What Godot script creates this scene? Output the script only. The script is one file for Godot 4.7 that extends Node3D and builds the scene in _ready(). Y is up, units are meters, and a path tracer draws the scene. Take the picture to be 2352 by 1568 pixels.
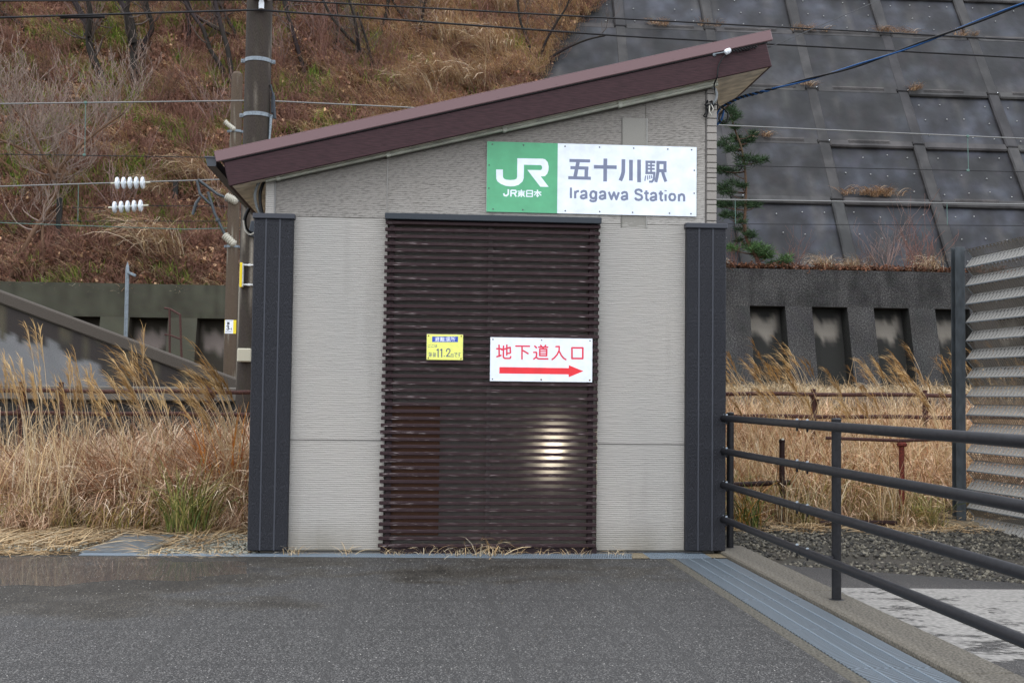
extends Node3D
# A small station shelter by the railway, on a wet overcast winter day.

var rng := RandomNumberGenerator.new()
var fine := FastNoiseLite.new()
var broad := FastNoiseLite.new()
var used := {}
var M := {}

# ---------------------------------------------------------------- mesh builder
class B:
	var v := PackedVector3Array()
	var n := PackedVector3Array()
	var uv := PackedVector2Array()
	var c := PackedColorArray()
	var ix := PackedInt32Array()

	func vert(p: Vector3, nr: Vector3, t: Vector2 = Vector2.ZERO, col: Color = Color.WHITE) -> int:
		v.append(p); n.append(nr); uv.append(t); c.append(col)
		return v.size() - 1

	func tri_i(a: int, b: int, d: int) -> void:
		var g := (v[b] - v[a]).cross(v[d] - v[a])
		if g.dot(n[a] + n[b] + n[d]) > 0.0:
			ix.append(a); ix.append(d); ix.append(b)
		else:
			ix.append(a); ix.append(b); ix.append(d)

	func quad_i(a: int, b: int, d: int, e: int) -> void:
		tri_i(a, b, d); tri_i(a, d, e)

	# a flat polygon (convex), facing towards «out»
	func poly(ps: Array, out: Vector3, col: Color = Color.WHITE) -> void:
		var g: Vector3 = (ps[1] - ps[0]).cross(ps[2] - ps[0])
		if ps.size() > 3 and g.length() < 1e-9:
			g = (ps[2] - ps[0]).cross(ps[3] - ps[0])
		g = g.normalized()
		if g.dot(out) < 0.0: g = -g
		var i0 := v.size()
		var k := 0
		for p in ps:
			var t := Vector2(float(k == 1 or k == 2), float(k >= 2))
			vert(p, g, t, col); k += 1
		for i in range(1, ps.size() - 1): tri_i(i0, i0 + i, i0 + i + 1)

	# a box with chamfered edges; sz is the full size, q turns it
	func box(at: Vector3, sz: Vector3, bev := 0.0, q := Basis(), col := Color.WHITE) -> void:
		var h := sz * 0.5
		if bev <= 0.0:
			for ax in 3:
				for s in [-1.0, 1.0]:
					var o := Vector3.ZERO; o[ax] = s
					var a := Vector3.ZERO; a[(ax + 1) % 3] = 1.0
					var e := Vector3.ZERO; e[(ax + 2) % 3] = 1.0
					poly([at + q * ((o - a - e) * h), at + q * ((o + a - e) * h), at + q * ((o + a + e) * h), at + q * ((o - a + e) * h)], q * o, col)
			return
		bev = minf(bev, minf(h.x, minf(h.y, h.z)) * 0.9)
		var i := h - Vector3.ONE * bev
		for ax in 3:
			var b1 := (ax + 1) % 3
			var b2 := (ax + 2) % 3
			for s in [-1.0, 1.0]:
				var ps := []
				for k in [[-1, -1], [1, -1], [1, 1], [-1, 1]]:
					var p := Vector3.ZERO
					p[ax] = s * h[ax]; p[b1] = k[0] * i[b1]; p[b2] = k[1] * i[b2]
					ps.append(at + q * p)
				var o := Vector3.ZERO; o[ax] = s
				poly(ps, q * o, col)
			for s in [-1.0, 1.0]:
				for t in [-1.0, 1.0]:
					var ps := []
					for k in [-1.0, 1.0]:
						var p := Vector3.ZERO
						p[ax] = k * i[ax]; p[b1] = s * h[b1]; p[b2] = t * i[b2]
						var p2 := Vector3.ZERO
						p2[ax] = k * i[ax]; p2[b1] = s * i[b1]; p2[b2] = t * h[b2]
						if k < 0: ps.append(at + q * p); ps.append(at + q * p2)
						else: ps.append(at + q * p2); ps.append(at + q * p)
					var o := Vector3.ZERO; o[b1] = s; o[b2] = t
					poly(ps, q * o, col)
		for sx in [-1.0, 1.0]:
			for sy in [-1.0, 1.0]:
				for sz2 in [-1.0, 1.0]:
					var s := Vector3(sx, sy, sz2)
					poly([at + q * Vector3(sx * h.x, sy * i.y, sz2 * i.z), at + q * Vector3(sx * i.x, sy * h.y, sz2 * i.z), at + q * Vector3(sx * i.x, sy * i.y, sz2 * h.z)], q * s, col)

	# a round tube along points, one radius per point (or one for all)
	func tube(ps: PackedVector3Array, rad: PackedFloat32Array, sides := 8, caps := true, col := Color.WHITE, col2 := Color(-1, 0, 0)) -> void:
		var m := ps.size()
		var rings := []
		var along := (ps[1] - ps[0]).normalized()
		var side := along.cross(Vector3.UP if absf(along.y) < 0.9 else Vector3.RIGHT).normalized()
		for k in m:
			var t: Vector3 = (ps[mini(k + 1, m - 1)] - ps[maxi(k - 1, 0)]).normalized()
			side = (side - t * side.dot(t)).normalized()
			var up := t.cross(side)
			var r: float = rad[mini(k, rad.size() - 1)]
			var first := v.size()
			var cc := col if col2.r < 0.0 else col.lerp(col2, float(k) / (m - 1))
			for j in sides:
				var a := TAU * j / sides
				var d := side * cos(a) + up * sin(a)
				vert(ps[k] + d * r, d, Vector2(float(j) / sides, float(k)), cc)
			rings.append(first)
			if k > 0:
				var p: int = rings[k - 1]
				for j in sides:
					var j2 := (j + 1) % sides
					quad_i(p + j, p + j2, first + j2, first + j)
			if caps and (k == 0 or k == m - 1) and r > 0.0005:
				var o := -t if k == 0 else t
				var i0 := v.size()
				for j in sides: vert(v[first + j], o, Vector2.ZERO, cc)
				for j in range(1, sides - 1): tri_i(i0, i0 + j, i0 + j + 1)

	func rod(a: Vector3, b: Vector3, r: float, sides := 8, col := Color.WHITE) -> void:
		tube(PackedVector3Array([a, b]), PackedFloat32Array([r]), sides, true, col)

	# a body of revolution about q's y axis; profile of (radius, height)
	func lathe(at: Vector3, prof: PackedVector2Array, sides := 16, q := Basis(), col := Color.WHITE) -> void:
		for k in prof.size() - 1:
			var a := prof[k]
			var b := prof[k + 1]
			var d := b - a
			var nr := Vector2(d.y, -d.x).normalized()
			var i0 := v.size()
			for j in sides + 1:
				var w := TAU * j / sides
				var cs := Vector3(cos(w), 0, sin(w))
				var nn := q * (cs * nr.x + Vector3(0, nr.y, 0))
				vert(at + q * (cs * a.x + Vector3(0, a.y, 0)), nn, Vector2.ZERO, col)
				vert(at + q * (cs * b.x + Vector3(0, b.y, 0)), nn, Vector2.ZERO, col)
			for j in sides: quad_i(i0 + j * 2, i0 + j * 2 + 1, i0 + j * 2 + 3, i0 + j * 2 + 2)

	# a leaf-like strip along points
	func strip(ps: PackedVector3Array, wide: PackedFloat32Array, side: Vector3, c0: Color, c1: Color) -> void:
		var m := ps.size()
		var i0 := v.size()
		for k in m:
			var t: Vector3 = (ps[mini(k + 1, m - 1)] - ps[maxi(k - 1, 0)]).normalized()
			var s := (side - t * side.dot(t)).normalized()
			var nr := t.cross(s)
			if nr.y < 0.0: nr = -nr
			var cc := c0.lerp(c1, float(k) / (m - 1))
			vert(ps[k] - s * wide[k] * 0.5, nr, Vector2(0, float(k) / (m - 1)), cc)
			vert(ps[k] + s * wide[k] * 0.5, nr, Vector2(1, float(k) / (m - 1)), cc)
		for k in m - 1: quad_i(i0 + k * 2, i0 + k * 2 + 1, i0 + k * 2 + 3, i0 + k * 2 + 2)

	# a sheet of (cols+1) x (rows+1) points that f(i, j) gives as [point, colour]
	func sheet(cols: int, rows: int, f: Callable) -> void:
		var i0 := v.size()
		for j in rows + 1:
			for i in cols + 1:
				var r: Array = f.call(i, j)
				vert(r[0], Vector3.ZERO, Vector2(float(i) / cols, float(j) / rows), r[1])
		var w := cols + 1
		for j in rows + 1:
			for i in w:
				var a: Vector3 = v[i0 + j * w + mini(i + 1, cols)] - v[i0 + j * w + maxi(i - 1, 0)]
				var b: Vector3 = v[i0 + mini(j + 1, rows) * w + i] - v[i0 + maxi(j - 1, 0) * w + i]
				n[i0 + j * w + i] = a.cross(b).normalized()
		for j in rows:
			for i in cols:
				var a := i0 + j * w + i
				quad_i(a, a + 1, a + w + 1, a + w)

	func mesh(m: Material = null) -> ArrayMesh:
		var arr := []
		arr.resize(Mesh.ARRAY_MAX)
		arr[Mesh.ARRAY_VERTEX] = v
		arr[Mesh.ARRAY_NORMAL] = n
		arr[Mesh.ARRAY_TEX_UV] = uv
		arr[Mesh.ARRAY_COLOR] = c
		arr[Mesh.ARRAY_INDEX] = ix
		var out := ArrayMesh.new()
		out.add_surface_from_arrays(Mesh.PRIMITIVE_TRIANGLES, arr)
		if m: out.surface_set_material(0, m)
		return out

# ---------------------------------------------------------------- flat print
class Ink:
	var w: int
	var h: int
	var img: Image
	var mask := PackedByteArray()
	const S := 3

	func _init(width: int, height: int, ground: Color) -> void:
		w = width; h = height
		img = Image.create(w, h, false, Image.FORMAT_RGBA8)
		img.fill(ground)
		clear()

	func clear() -> void:
		mask.resize(0); mask.resize(w * S * h * S)

	func fill(ps: PackedVector2Array) -> void:
		var lo := h * S
		var hi := 0
		for p in ps:
			lo = mini(lo, int(floor(p.y * S))); hi = maxi(hi, int(ceil(p.y * S)))
		for y in range(maxi(lo, 0), mini(hi, h * S - 1) + 1):
			var yy := (y + 0.5) / S
			var xs := []
			for i in ps.size():
				var a := ps[i]
				var b := ps[(i + 1) % ps.size()]
				if (a.y <= yy) != (b.y <= yy): xs.append(a.x + (yy - a.y) / (b.y - a.y) * (b.x - a.x))
			xs.sort()
			for k in range(0, xs.size() - 1, 2):
				for x in range(maxi(int(round(xs[k] * S)), 0), mini(int(round(xs[k + 1] * S)), w * S)):
					mask[y * w * S + x] = 1

	func line(ps: PackedVector2Array, width: float, round_ends: bool) -> void:
		for i in ps.size() - 1:
			var d := (ps[i + 1] - ps[i]).normalized()
			var s := Vector2(-d.y, d.x) * width * 0.5
			fill(PackedVector2Array([ps[i] + s, ps[i + 1] + s, ps[i + 1] - s, ps[i] - s]))
			for p in ([ps[i], ps[i + 1]] if round_ends else ([ps[i]] if i > 0 else [])):
				var ring := PackedVector2Array()
				for k in 12: ring.append(p + Vector2.from_angle(TAU * k / 12) * width * 0.5)
				fill(ring)

	func press(col: Color) -> void:
		for y in h:
			for x in w:
				var k := 0
				for j in S:
					var o := (y * S + j) * w * S + x * S
					for i in S: k += mask[o + i]
				if k > 0: img.set_pixel(x, y, img.get_pixel(x, y).lerp(col, float(k) / (S * S)))
		clear()

	# strokes written as «width: x,y x,y; x,y ...», in the units that «to» turns into pixels
	func strokes(text: String, to: Callable, scale: float, round_ends := true) -> void:
		for group in text.split("|"):
			var parts := group.split(":")
			var width := float(parts[0]) * scale
			for one in parts[1].split(";"):
				var ps := PackedVector2Array()
				for xy in one.strip_edges().split(" "):
					var q := xy.split(",")
					ps.append(to.call(float(q[0]), float(q[1])))
				line(ps, width, round_ends)

	func shape(text: String, to: Callable) -> void:
		var ps := PackedVector2Array()
		for xy in text.split(" "):
			var q := xy.split(",")
			ps.append(to.call(float(q[0]), float(q[1])))
		fill(ps)

# ---------------------------------------------------------------- nodes
func numbered(called: String) -> String:
	if not used.has(called):
		used[called] = 0
		return called
	used[called] += 1
	return "%s_%03d" % [called, used[called]]

func tag(o: Node3D, label: String, category: String, group := "") -> Node3D:
	o.set_meta("label", label)
	if category: o.set_meta("category", category)
	if group: o.set_meta("group", group)
	return o

func thing(called: String, label: String, category: String, at := Vector3.ZERO, group := "") -> Node3D:
	var o := Node3D.new()
	o.name = numbered(called)
	add_child(o, true)
	o.position = at
	tag(o, label, category, group)
	return o

func part(called: String, b: B, m: Material, parent: Node3D) -> MeshInstance3D:
	return part_mesh(called, b.mesh(), m, parent)

func part_mesh(called: String, mesh: Mesh, m: Material, parent: Node3D) -> MeshInstance3D:
	var o := MeshInstance3D.new()
	o.name = called
	o.mesh = mesh
	o.material_override = m
	parent.add_child(o, true)
	return o

func solo(called: String, b: B, m: Material) -> MeshInstance3D:
	return part_mesh(numbered(called), b.mesh(), m, self)

func struct(called: String, b: B, m: Material) -> MeshInstance3D:
	var o := solo(called, b, m)
	o.set_meta("kind", "structure")
	return o

func stuff(called: String, mesh: Mesh, m: Material, where: Array, tint: Array, label: String, parent: Node3D = null) -> MultiMeshInstance3D:
	var mm := MultiMesh.new()
	mm.transform_format = MultiMesh.TRANSFORM_3D
	mm.use_colors = true
	mm.mesh = mesh
	mm.instance_count = where.size()
	for i in where.size():
		mm.set_instance_transform(i, where[i])
		mm.set_instance_color(i, tint[i])
	var o := MultiMeshInstance3D.new()
	o.name = called if parent else numbered(called)
	o.multimesh = mm
	o.material_override = m
	(parent if parent else self).add_child(o, true)
	o.set_meta("kind", "stuff")
	if label: o.set_meta("label", label)
	return o

func dup(o: Node3D, at: Vector3, turn: float, size: float, label: String) -> Node3D:
	var r: Node3D = o.duplicate()
	r.name = numbered(String(o.name).rstrip("0123456789").trim_suffix("_"))
	add_child(r, true)
	r.position = at
	r.rotation.y = turn
	r.scale = Vector3.ONE * size
	r.set_meta("label", label)
	return r

# alike things in a row: the label says which one by its place from the left
func in_order(row: Array, text: String) -> void:
	var words := ["first", "second", "third", "fourth", "fifth", "sixth", "seventh", "eighth", "ninth", "tenth", "eleventh", "twelfth", "thirteenth", "fourteenth", "fifteenth", "sixteenth"]
	row.sort_custom(func(a, b): return a.position.x / (10.2 - a.position.z) < b.position.x / (10.2 - b.position.z))
	for k in row.size(): row[k].set_meta("label", text % words[k])

# ---------------------------------------------------------------- materials
func mat(called: String, col: Color, rough := 0.8, metal := 0.0) -> StandardMaterial3D:
	var m := StandardMaterial3D.new()
	m.resource_name = called
	m.albedo_color = col
	m.roughness = rough
	m.metallic = metal
	m.metallic_specular = 0.5 if metal > 0.0 else 0.36
	M[called] = m
	return m

func noise(kind: int, freq: float, octaves: int, sd: int) -> FastNoiseLite:
	var f := FastNoiseLite.new()
	f.noise_type = kind
	f.frequency = freq
	f.fractal_octaves = octaves
	if octaves <= 1: f.fractal_type = FastNoiseLite.FRACTAL_NONE
	f.seed = sd
	return f

func ntex(f: FastNoiseLite, ramp: Array, size := 512) -> NoiseTexture2D:
	var t := NoiseTexture2D.new()
	t.width = size
	t.height = size
	t.seamless = true
	t.noise = f
	if ramp:
		var g := Gradient.new()
		var off := PackedFloat32Array()
		var col := PackedColorArray()
		for r in ramp:
			off.append(r[0]); col.append(r[1])
		g.offsets = off
		g.colors = col
		t.color_ramp = g
	return t

func grain(m: StandardMaterial3D, t: Texture2D, scale: Vector3, world := true) -> StandardMaterial3D:
	m.albedo_texture = t
	m.uv1_triplanar = true
	m.uv1_world_triplanar = world
	m.uv1_scale = scale
	m.uv1_triplanar_sharpness = 4.0
	return m

func relief(m: StandardMaterial3D, t: Texture2D, cm: float) -> StandardMaterial3D:
	m.heightmap_enabled = true
	m.heightmap_texture = t
	m.heightmap_scale = cm
	return m

func tinted(m: StandardMaterial3D) -> StandardMaterial3D:
	m.vertex_color_use_as_albedo = true
	return m

func lin(r: float, g: float, b: float) -> Color:      # a colour as one sees it on a card, as linear base colour for vertices
	return Color(r / 255.0, g / 255.0, b / 255.0).srgb_to_linear()

func rgb(r: float, g: float, b: float) -> Color:
	return Color(r / 255.0, g / 255.0, b / 255.0)

func rr(a: float, b: float) -> float:
	return rng.randf_range(a, b)

func _ready() -> void:
	rng.seed = 20117
	fine.seed = 5; fine.frequency = 1.0; fine.fractal_octaves = 3
	broad.seed = 9; broad.frequency = 0.12; broad.fractal_octaves = 4
	# ---- camera
	var cam := Camera3D.new()
	cam.name = "camera"
	cam.position = Vector3(0, 1.34, 10.2)
	cam.basis = Basis(Vector3.UP, deg_to_rad(-4.55)) * Basis(Vector3.RIGHT, deg_to_rad(2.58)) * Basis(Vector3.BACK, 0.011)
	cam.fov = rad_to_deg(2.0 * atan(784.0 / 2750.0))
	cam.far = 600.0
	cam.near = 0.1
	add_child(cam)
	# ---- sky
	var sky_mat := ProceduralSkyMaterial.new()
	sky_mat.sky_top_color = Color(0.89, 0.91, 0.95)
	sky_mat.sky_horizon_color = Color(0.86, 0.88, 0.91)
	sky_mat.sky_curve = 0.2
	sky_mat.ground_bottom_color = Color(0.3, 0.3, 0.29)
	sky_mat.ground_horizon_color = Color(0.6, 0.62, 0.63)
	sky_mat.sky_energy_multiplier = 1.5
	sky_mat.ground_energy_multiplier = 1.0
	var sky := Sky.new()
	sky.sky_material = sky_mat
	var env := Environment.new()
	env.background_mode = Environment.BG_SKY
	env.sky = sky
	env.ambient_light_source = Environment.AMBIENT_SOURCE_SKY
	env.tonemap_mode = Environment.TONE_MAPPER_LINEAR
	env.tonemap_exposure = 1.0
	env.sdfgi_enabled = true
	env.ssao_enabled = true
	env.ssil_enabled = true
	var we := WorldEnvironment.new()
	we.name = "environment"
	we.environment = env
	add_child(we)
	# ---- veiled sun
	var sun := DirectionalLight3D.new()
	sun.name = "sun"
	sun.light_energy = 0.26
	sun.light_color = Color(1.0, 0.98, 0.95)
	sun.light_angular_distance = 25.0
	sun.shadow_enabled = true
	sun.sky_mode = DirectionalLight3D.SKY_MODE_LIGHT_ONLY
	sun.basis = Basis.looking_at(Vector3(0.25, -1.0, -0.45))
	add_child(sun)
	make_materials()
	make_ground()
	make_far_walls()
	make_concrete_slope()
	make_hillside()
	make_building()
	make_screen()
	make_roof()
	make_signs()
	make_railing()
	make_louver_fence()
	make_drains()
	make_rust_fences()
	make_poles()
	make_wires()
	make_cables()
	make_hill_plants()
	make_near_plants()

func make_materials() -> void:
	var P := FastNoiseLite.TYPE_PERLIN
	var SI := FastNoiseLite.TYPE_SIMPLEX_SMOOTH
	var cloud := ntex(noise(SI, 0.012, 5, 3), [[0.0, Color(0.72, 0.72, 0.72)], [0.5, Color(0.88, 0.88, 0.88)], [1.0, Color(1, 1, 1)]])
	var speck := ntex(noise(SI, 0.12, 3, 4), [[0.0, Color(0.62, 0.62, 0.62)], [0.5, Color(0.9, 0.9, 0.9)], [1.0, Color(1, 1, 1)]])
	var bumps := ntex(noise(SI, 0.15, 3, 8), [])
	var soft := ntex(noise(SI, 0.02, 4, 12), [])
	# streaks along one direction come from stretching this one
	var streak := ntex(noise(SI, 0.05, 4, 21), [[0.0, Color(0.55, 0.5, 0.52)], [0.45, Color(0.85, 0.83, 0.84)], [1.0, Color(1.15, 1.1, 1.1)]])
	# siding
	grain(tinted(mat("siding", rgb(255, 255, 255), 0.85)), speck, Vector3(2.6, 3.5, 2.6))
	# near-black cladding with a worked grain
	var worm := ntex(noise(SI, 0.03, 3, 33), [[0.0, Color.BLACK], [0.55, Color(0.35, 0.35, 0.35)], [0.7, Color.WHITE], [1, Color.WHITE]])
	relief(grain(mat("cladding", rgb(55, 56, 61), 0.5), ntex(noise(SI, 0.05, 3, 41), [[0, Color(0.72, 0.72, 0.73)], [0.6, Color(0.92, 0.92, 0.93)], [0.8, Color(1.0, 1.0, 1.0)], [1, Color(1.5, 1.5, 1.52)]]), Vector3(11, 2.6, 11)), worm, 0.9)
	mat("cladding_cap", rgb(64, 66, 72), 0.5)
	mat("dark_trim", rgb(52, 57, 63), 0.45)
	# brown painted timber
	relief(grain(mat("fascia", rgb(66, 43, 46), 0.6), streak, Vector3(0.28, 7.0, 3.0)), streak, 0.1)
	var worn := ntex(noise(SI, 0.022, 5, 55), [[0.0, rgb(45, 29, 31)], [0.5, rgb(49, 33, 35)], [0.74, rgb(53, 37, 38)], [0.79, rgb(92, 76, 76)], [0.825, rgb(158, 148, 146)], [1, rgb(186, 178, 176)]])
	grain(mat("slat", Color.WHITE, 0.6), worn, Vector3(0.42, 10.0, 9.0))
	var worn2 := ntex(noise(SI, 0.02, 5, 56), [[0.0, rgb(44, 27, 29)], [0.5, rgb(49, 32, 34)], [0.82, rgb(53, 36, 38)], [0.86, rgb(100, 88, 88)], [1, rgb(150, 140, 138)]])
	grain(mat("slat_sound", Color.WHITE, 0.6), worn2, Vector3(0.4, 9.0, 8.0))
	mat("slat_post", rgb(48, 35, 36), 0.65)
	mat("roof_metal", rgb(122, 98, 99), 0.5)
	mat("black_edge", rgb(22, 20, 21), 0.6)
	grain(mat("soffit", rgb(246, 236, 216), 0.8), cloud, Vector3(0.8, 0.8, 0.8))
	grain(mat("eave_trim", rgb(196, 197, 182), 0.6), cloud, Vector3(0.7, 2, 2))
	mat("gutter", rgb(70, 73, 78), 0.4)
	mat("inner_wall", rgb(190, 188, 182), 0.9)
	mat("brown_board", rgb(88, 58, 40), 0.6)
	# frosted pane
	var gl := mat("frosted_glass", Color(0.50, 0.48, 0.46, 0.36), 0.6)
	gl.refraction_enabled = true
	gl.refraction_scale = 0.045
	# ground
	var stones := noise(FastNoiseLite.TYPE_CELLULAR, 0.08, 1, 71)
	stones.cellular_return_type = FastNoiseLite.RETURN_CELL_VALUE
	stones.cellular_jitter = 1.0
	var asph := ntex(stones, [[0.0, rgb(38, 37, 36)], [0.4, rgb(52, 51, 50)], [0.66, rgb(64, 63, 61)], [0.84, rgb(84, 82, 80)], [0.95, rgb(112, 110, 107)], [1.0, rgb(134, 132, 128)]], 2048)
	var stone_h := noise(FastNoiseLite.TYPE_CELLULAR, 0.08, 1, 71)
	stone_h.cellular_return_type = FastNoiseLite.RETURN_DISTANCE
	relief(grain(tinted(mat("asphalt", Color.WHITE, 0.62)), asph, Vector3.ONE * 1.1), ntex(stone_h, [[0, Color.WHITE], [1, Color.BLACK]], 2048), 0.2)
	relief(grain(tinted(mat("lot_asphalt", Color(0.98, 0.97, 0.97), 0.6)), asph, Vector3.ONE * 1.4), ntex(stone_h, [[0, Color.WHITE], [1, Color.BLACK]], 1024), 0.25)
	var water := mat("water", Color(0.6, 0.6, 0.6, 0.05), 0.03)
	water.transparency = BaseMaterial3D.TRANSPARENCY_ALPHA
	relief(grain(tinted(mat("earth", rgb(255, 255, 255), 0.95)), speck, Vector3.ONE * 1.3), bumps, 1.5)
	relief(grain(tinted(mat("concrete", Color.WHITE, 0.85)), speck, Vector3.ONE * 1.1), bumps, 0.25)
	relief(grain(tinted(mat("rough_concrete", Color.WHITE, 0.85)), ntex(noise(SI, 0.09, 4, 14), [[0.0, Color(0.45, 0.45, 0.45)], [0.42, Color(0.74, 0.74, 0.74)], [0.62, Color(0.86, 0.86, 0.86)], [0.8, Color(1.1, 1.1, 1.1)], [1, Color(1.3, 1.3, 1.28)]]), Vector3.ONE * 0.42), bumps, 1.2)
	relief(grain(tinted(mat("slope_panel", Color.WHITE, 0.55)), ntex(noise(SI, 0.01, 5, 15), [[0.0, Color(0.5, 0.5, 0.5)], [0.4, Color(0.68, 0.68, 0.69)], [0.6, Color(0.82, 0.82, 0.83)], [1, Color(1, 1, 1)]]), Vector3.ONE * 0.2), soft, 0.6)
	relief(grain(tinted(mat("kerb", Color.WHITE, 0.8)), ntex(noise(SI, 0.05, 5, 16), [[0.0, Color(0.58, 0.57, 0.56)], [0.45, Color(0.82, 0.81, 0.79)], [0.65, Color(0.96, 0.95, 0.93)], [1, Color(1.15, 1.14, 1.1)]]), Vector3.ONE * 1.7), bumps, 0.3)
	mat("grate_steel", rgb(126, 138, 148), 0.5, 0.3)
	var herring := herring_image()
	var tread := relief(grain(mat("tread_steel", Color.WHITE, 0.42, 0.25), herring, Vector3.ONE * 2.4), herring, 0.5)
	tread.albedo_color = rgb(126, 138, 147)
	mat("tread_bar", rgb(132, 144, 153), 0.4, 0.3)
	grain(mat("plate", rgb(104, 112, 116), 0.5, 0.2), cloud, Vector3.ONE * 1.5)
	mat("trough", rgb(30, 30, 30), 0.9)
	# railing and steel
	grain(mat("rail_dark", rgb(40, 40, 43), 0.42), cloud, Vector3.ONE * 3.0)
	mat("bolt", rgb(138, 146, 152), 0.4, 0.6)
	grain(mat("galvanised", rgb(136, 146, 153), 0.42, 0.35), cloud, Vector3.ONE * 4.0)
	grain(mat("dark_galvanised", rgb(72, 78, 82), 0.5, 0.2), cloud, Vector3(2, 0.8, 2))
	relief(grain(mat("rust", Color.WHITE, 0.8), ntex(noise(SI, 0.04, 4, 17), [[0, rgb(46, 33, 31)], [0.5, rgb(74, 50, 46)], [0.8, rgb(92, 60, 50)], [1, rgb(112, 76, 60)]]), Vector3.ONE * 2.0), bumps, 0.2)
	for kind in 2:
		var perf := StandardMaterial3D.new()
		perf.resource_name = "perforated"
		perf.albedo_texture = perforation_image(kind)
		perf.albedo_color = rgb(134, 131, 124) if kind == 0 else rgb(146, 144, 138)
		perf.roughness = 0.65
		perf.transparency = BaseMaterial3D.TRANSPARENCY_ALPHA_SCISSOR
		perf.alpha_scissor_threshold = 0.5
		M["perforated%d" % kind] = perf
	# poles, wires
	relief(grain(tinted(mat("pole", Color.WHITE, 0.8)), speck, Vector3(1.5, 0.4, 1.5)), bumps, 0.15)
	mat("wire_black", rgb(34, 34, 36), 0.6)
	mat("wire_pale", rgb(126, 126, 124), 0.6, 0.1)
	mat("wire_green", rgb(92, 118, 110), 0.6)
	mat("cable_black", rgb(24, 24, 25), 0.5)
	mat("cable_grey", rgb(128, 132, 132), 0.5)
	mat("cable_white", rgb(196, 192, 180), 0.5)
	mat("cable_blue", rgb(24, 70, 118), 0.4)
	mat("porcelain", rgb(226, 232, 236), 0.2)
	mat("porcelain_warm", rgb(186, 182, 168), 0.3)
	mat("white_plastic", rgb(214, 216, 214), 0.4)
	mat("box_cream", rgb(188, 184, 164), 0.6)
	mat("yellow", rgb(232, 206, 40), 0.5)
	mat("sign_back", rgb(200, 204, 206), 0.5)
	mat("screw", rgb(88, 92, 94), 0.5, 0.3)
	mat("rust_screw", rgb(120, 92, 48), 0.7)
	# plants
	for k in ["grass", "leaf", "bark", "needle"]:
		var m := tinted(mat(k, Color.WHITE, 0.75))
		if k != "bark":
			m.backlight_enabled = true
			m.backlight = Color(0.35, 0.35, 0.35)
	relief(M["bark"], bumps, 0.3)
	# stones
	grain(tinted(mat("stone", Color.WHITE, 0.7)), speck, Vector3.ONE * 6.0)

# slanted short ridges, two ways, as on anti-slip grating
func herring_image() -> ImageTexture:
	var im := Image.create(256, 256, false, Image.FORMAT_RGB8)
	for y in 256:
		for x in 256:
			var flip := 1 if (x / 32) % 2 == 0 else -1
			var t := fposmod(y + flip * (x % 32) * 0.6, 16.0) / 16.0
			var g := 0.5 + 0.5 * smoothstep(0.15, 0.4, t) * (1.0 - smoothstep(0.6, 0.85, t))
			im.set_pixel(x, y, Color(g, g, g))
	return ImageTexture.create_from_image(im)

# punched slots: a row of them along the edge, then a fine mesh (0) or a nearly whole sheet with short slits (1)
func perforation_image(kind: int) -> ImageTexture:
	var im := Image.create(96, 96, false, Image.FORMAT_RGBA8)
	for y in 96:
		for x in 96:
			var hole := false
			if kind == 0:
				if y > 4 and y < 18: hole = posmod(x, 32) > 7 and posmod(x, 32) < 25
				elif y > 24 and y < 92: hole = posmod(x + (8 if (y / 8) % 2 == 0 else 0), 16) > 4 and posmod(x + (8 if (y / 8) % 2 == 0 else 0), 16) < 13 and posmod(y, 8) > 1 and posmod(y, 8) < 7
			else:
				if y > 8 and y < 34: hole = posmod(x, 32) > 9 and posmod(x, 32) < 18
				elif y > 42 and y < 86: hole = posmod(x + 16, 32) > 12 and posmod(x + 16, 32) < 17
			var c := 0.92 + (0.05 if (x / 16) % 2 == 0 else 0.0)
			im.set_pixel(x, y, Color(c, c, c, 0.0 if hole else 1.0))
	return ImageTexture.create_from_image(im)

# ---------------------------------------------------------------- the land
func ground_at(x: float, z: float) -> float:
	var y := 0.03 * broad.get_noise_2d(x * 9.0, z * 9.0)
	if z > 0.15: y = -0.03
	if x > 2.7:
		y = y * 0.6 - 0.01 + 0.72 * smoothstep(-2.0, -5.6, z)
		if z > 0.2: y = -0.05
	elif x < -1.2:
		y += 0.1 * smoothstep(-2.0, -5.5, z)
	if x > -1.25 and x < 2.65 and z < 0.2: y = -0.04
	return y

func slope_at(x: float, s: float, h := 0.0) -> Vector3:
	return Vector3(x, 4.0 + s * 0.8192 + h * 0.5736, -20.6 - s * 0.5736 + h * 0.8192)

func edge_of_concrete(s: float) -> float:
	return 3.5 + maxf(0.0, s - 6.9) * 0.47

func hill_h(x: float, s: float) -> float:
	var in_hill := smoothstep(-0.15, 0.9, edge_of_concrete(s) - x)
	var h := 0.35 * broad.get_noise_2d(x * 3.0, s * 3.0) + 0.12 * fine.get_noise_2d(x * 1.1, s * 1.1) + 0.3
	return lerpf(-0.6, h, in_hill) * smoothstep(0.0, 1.2, s + 0.6)

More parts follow.
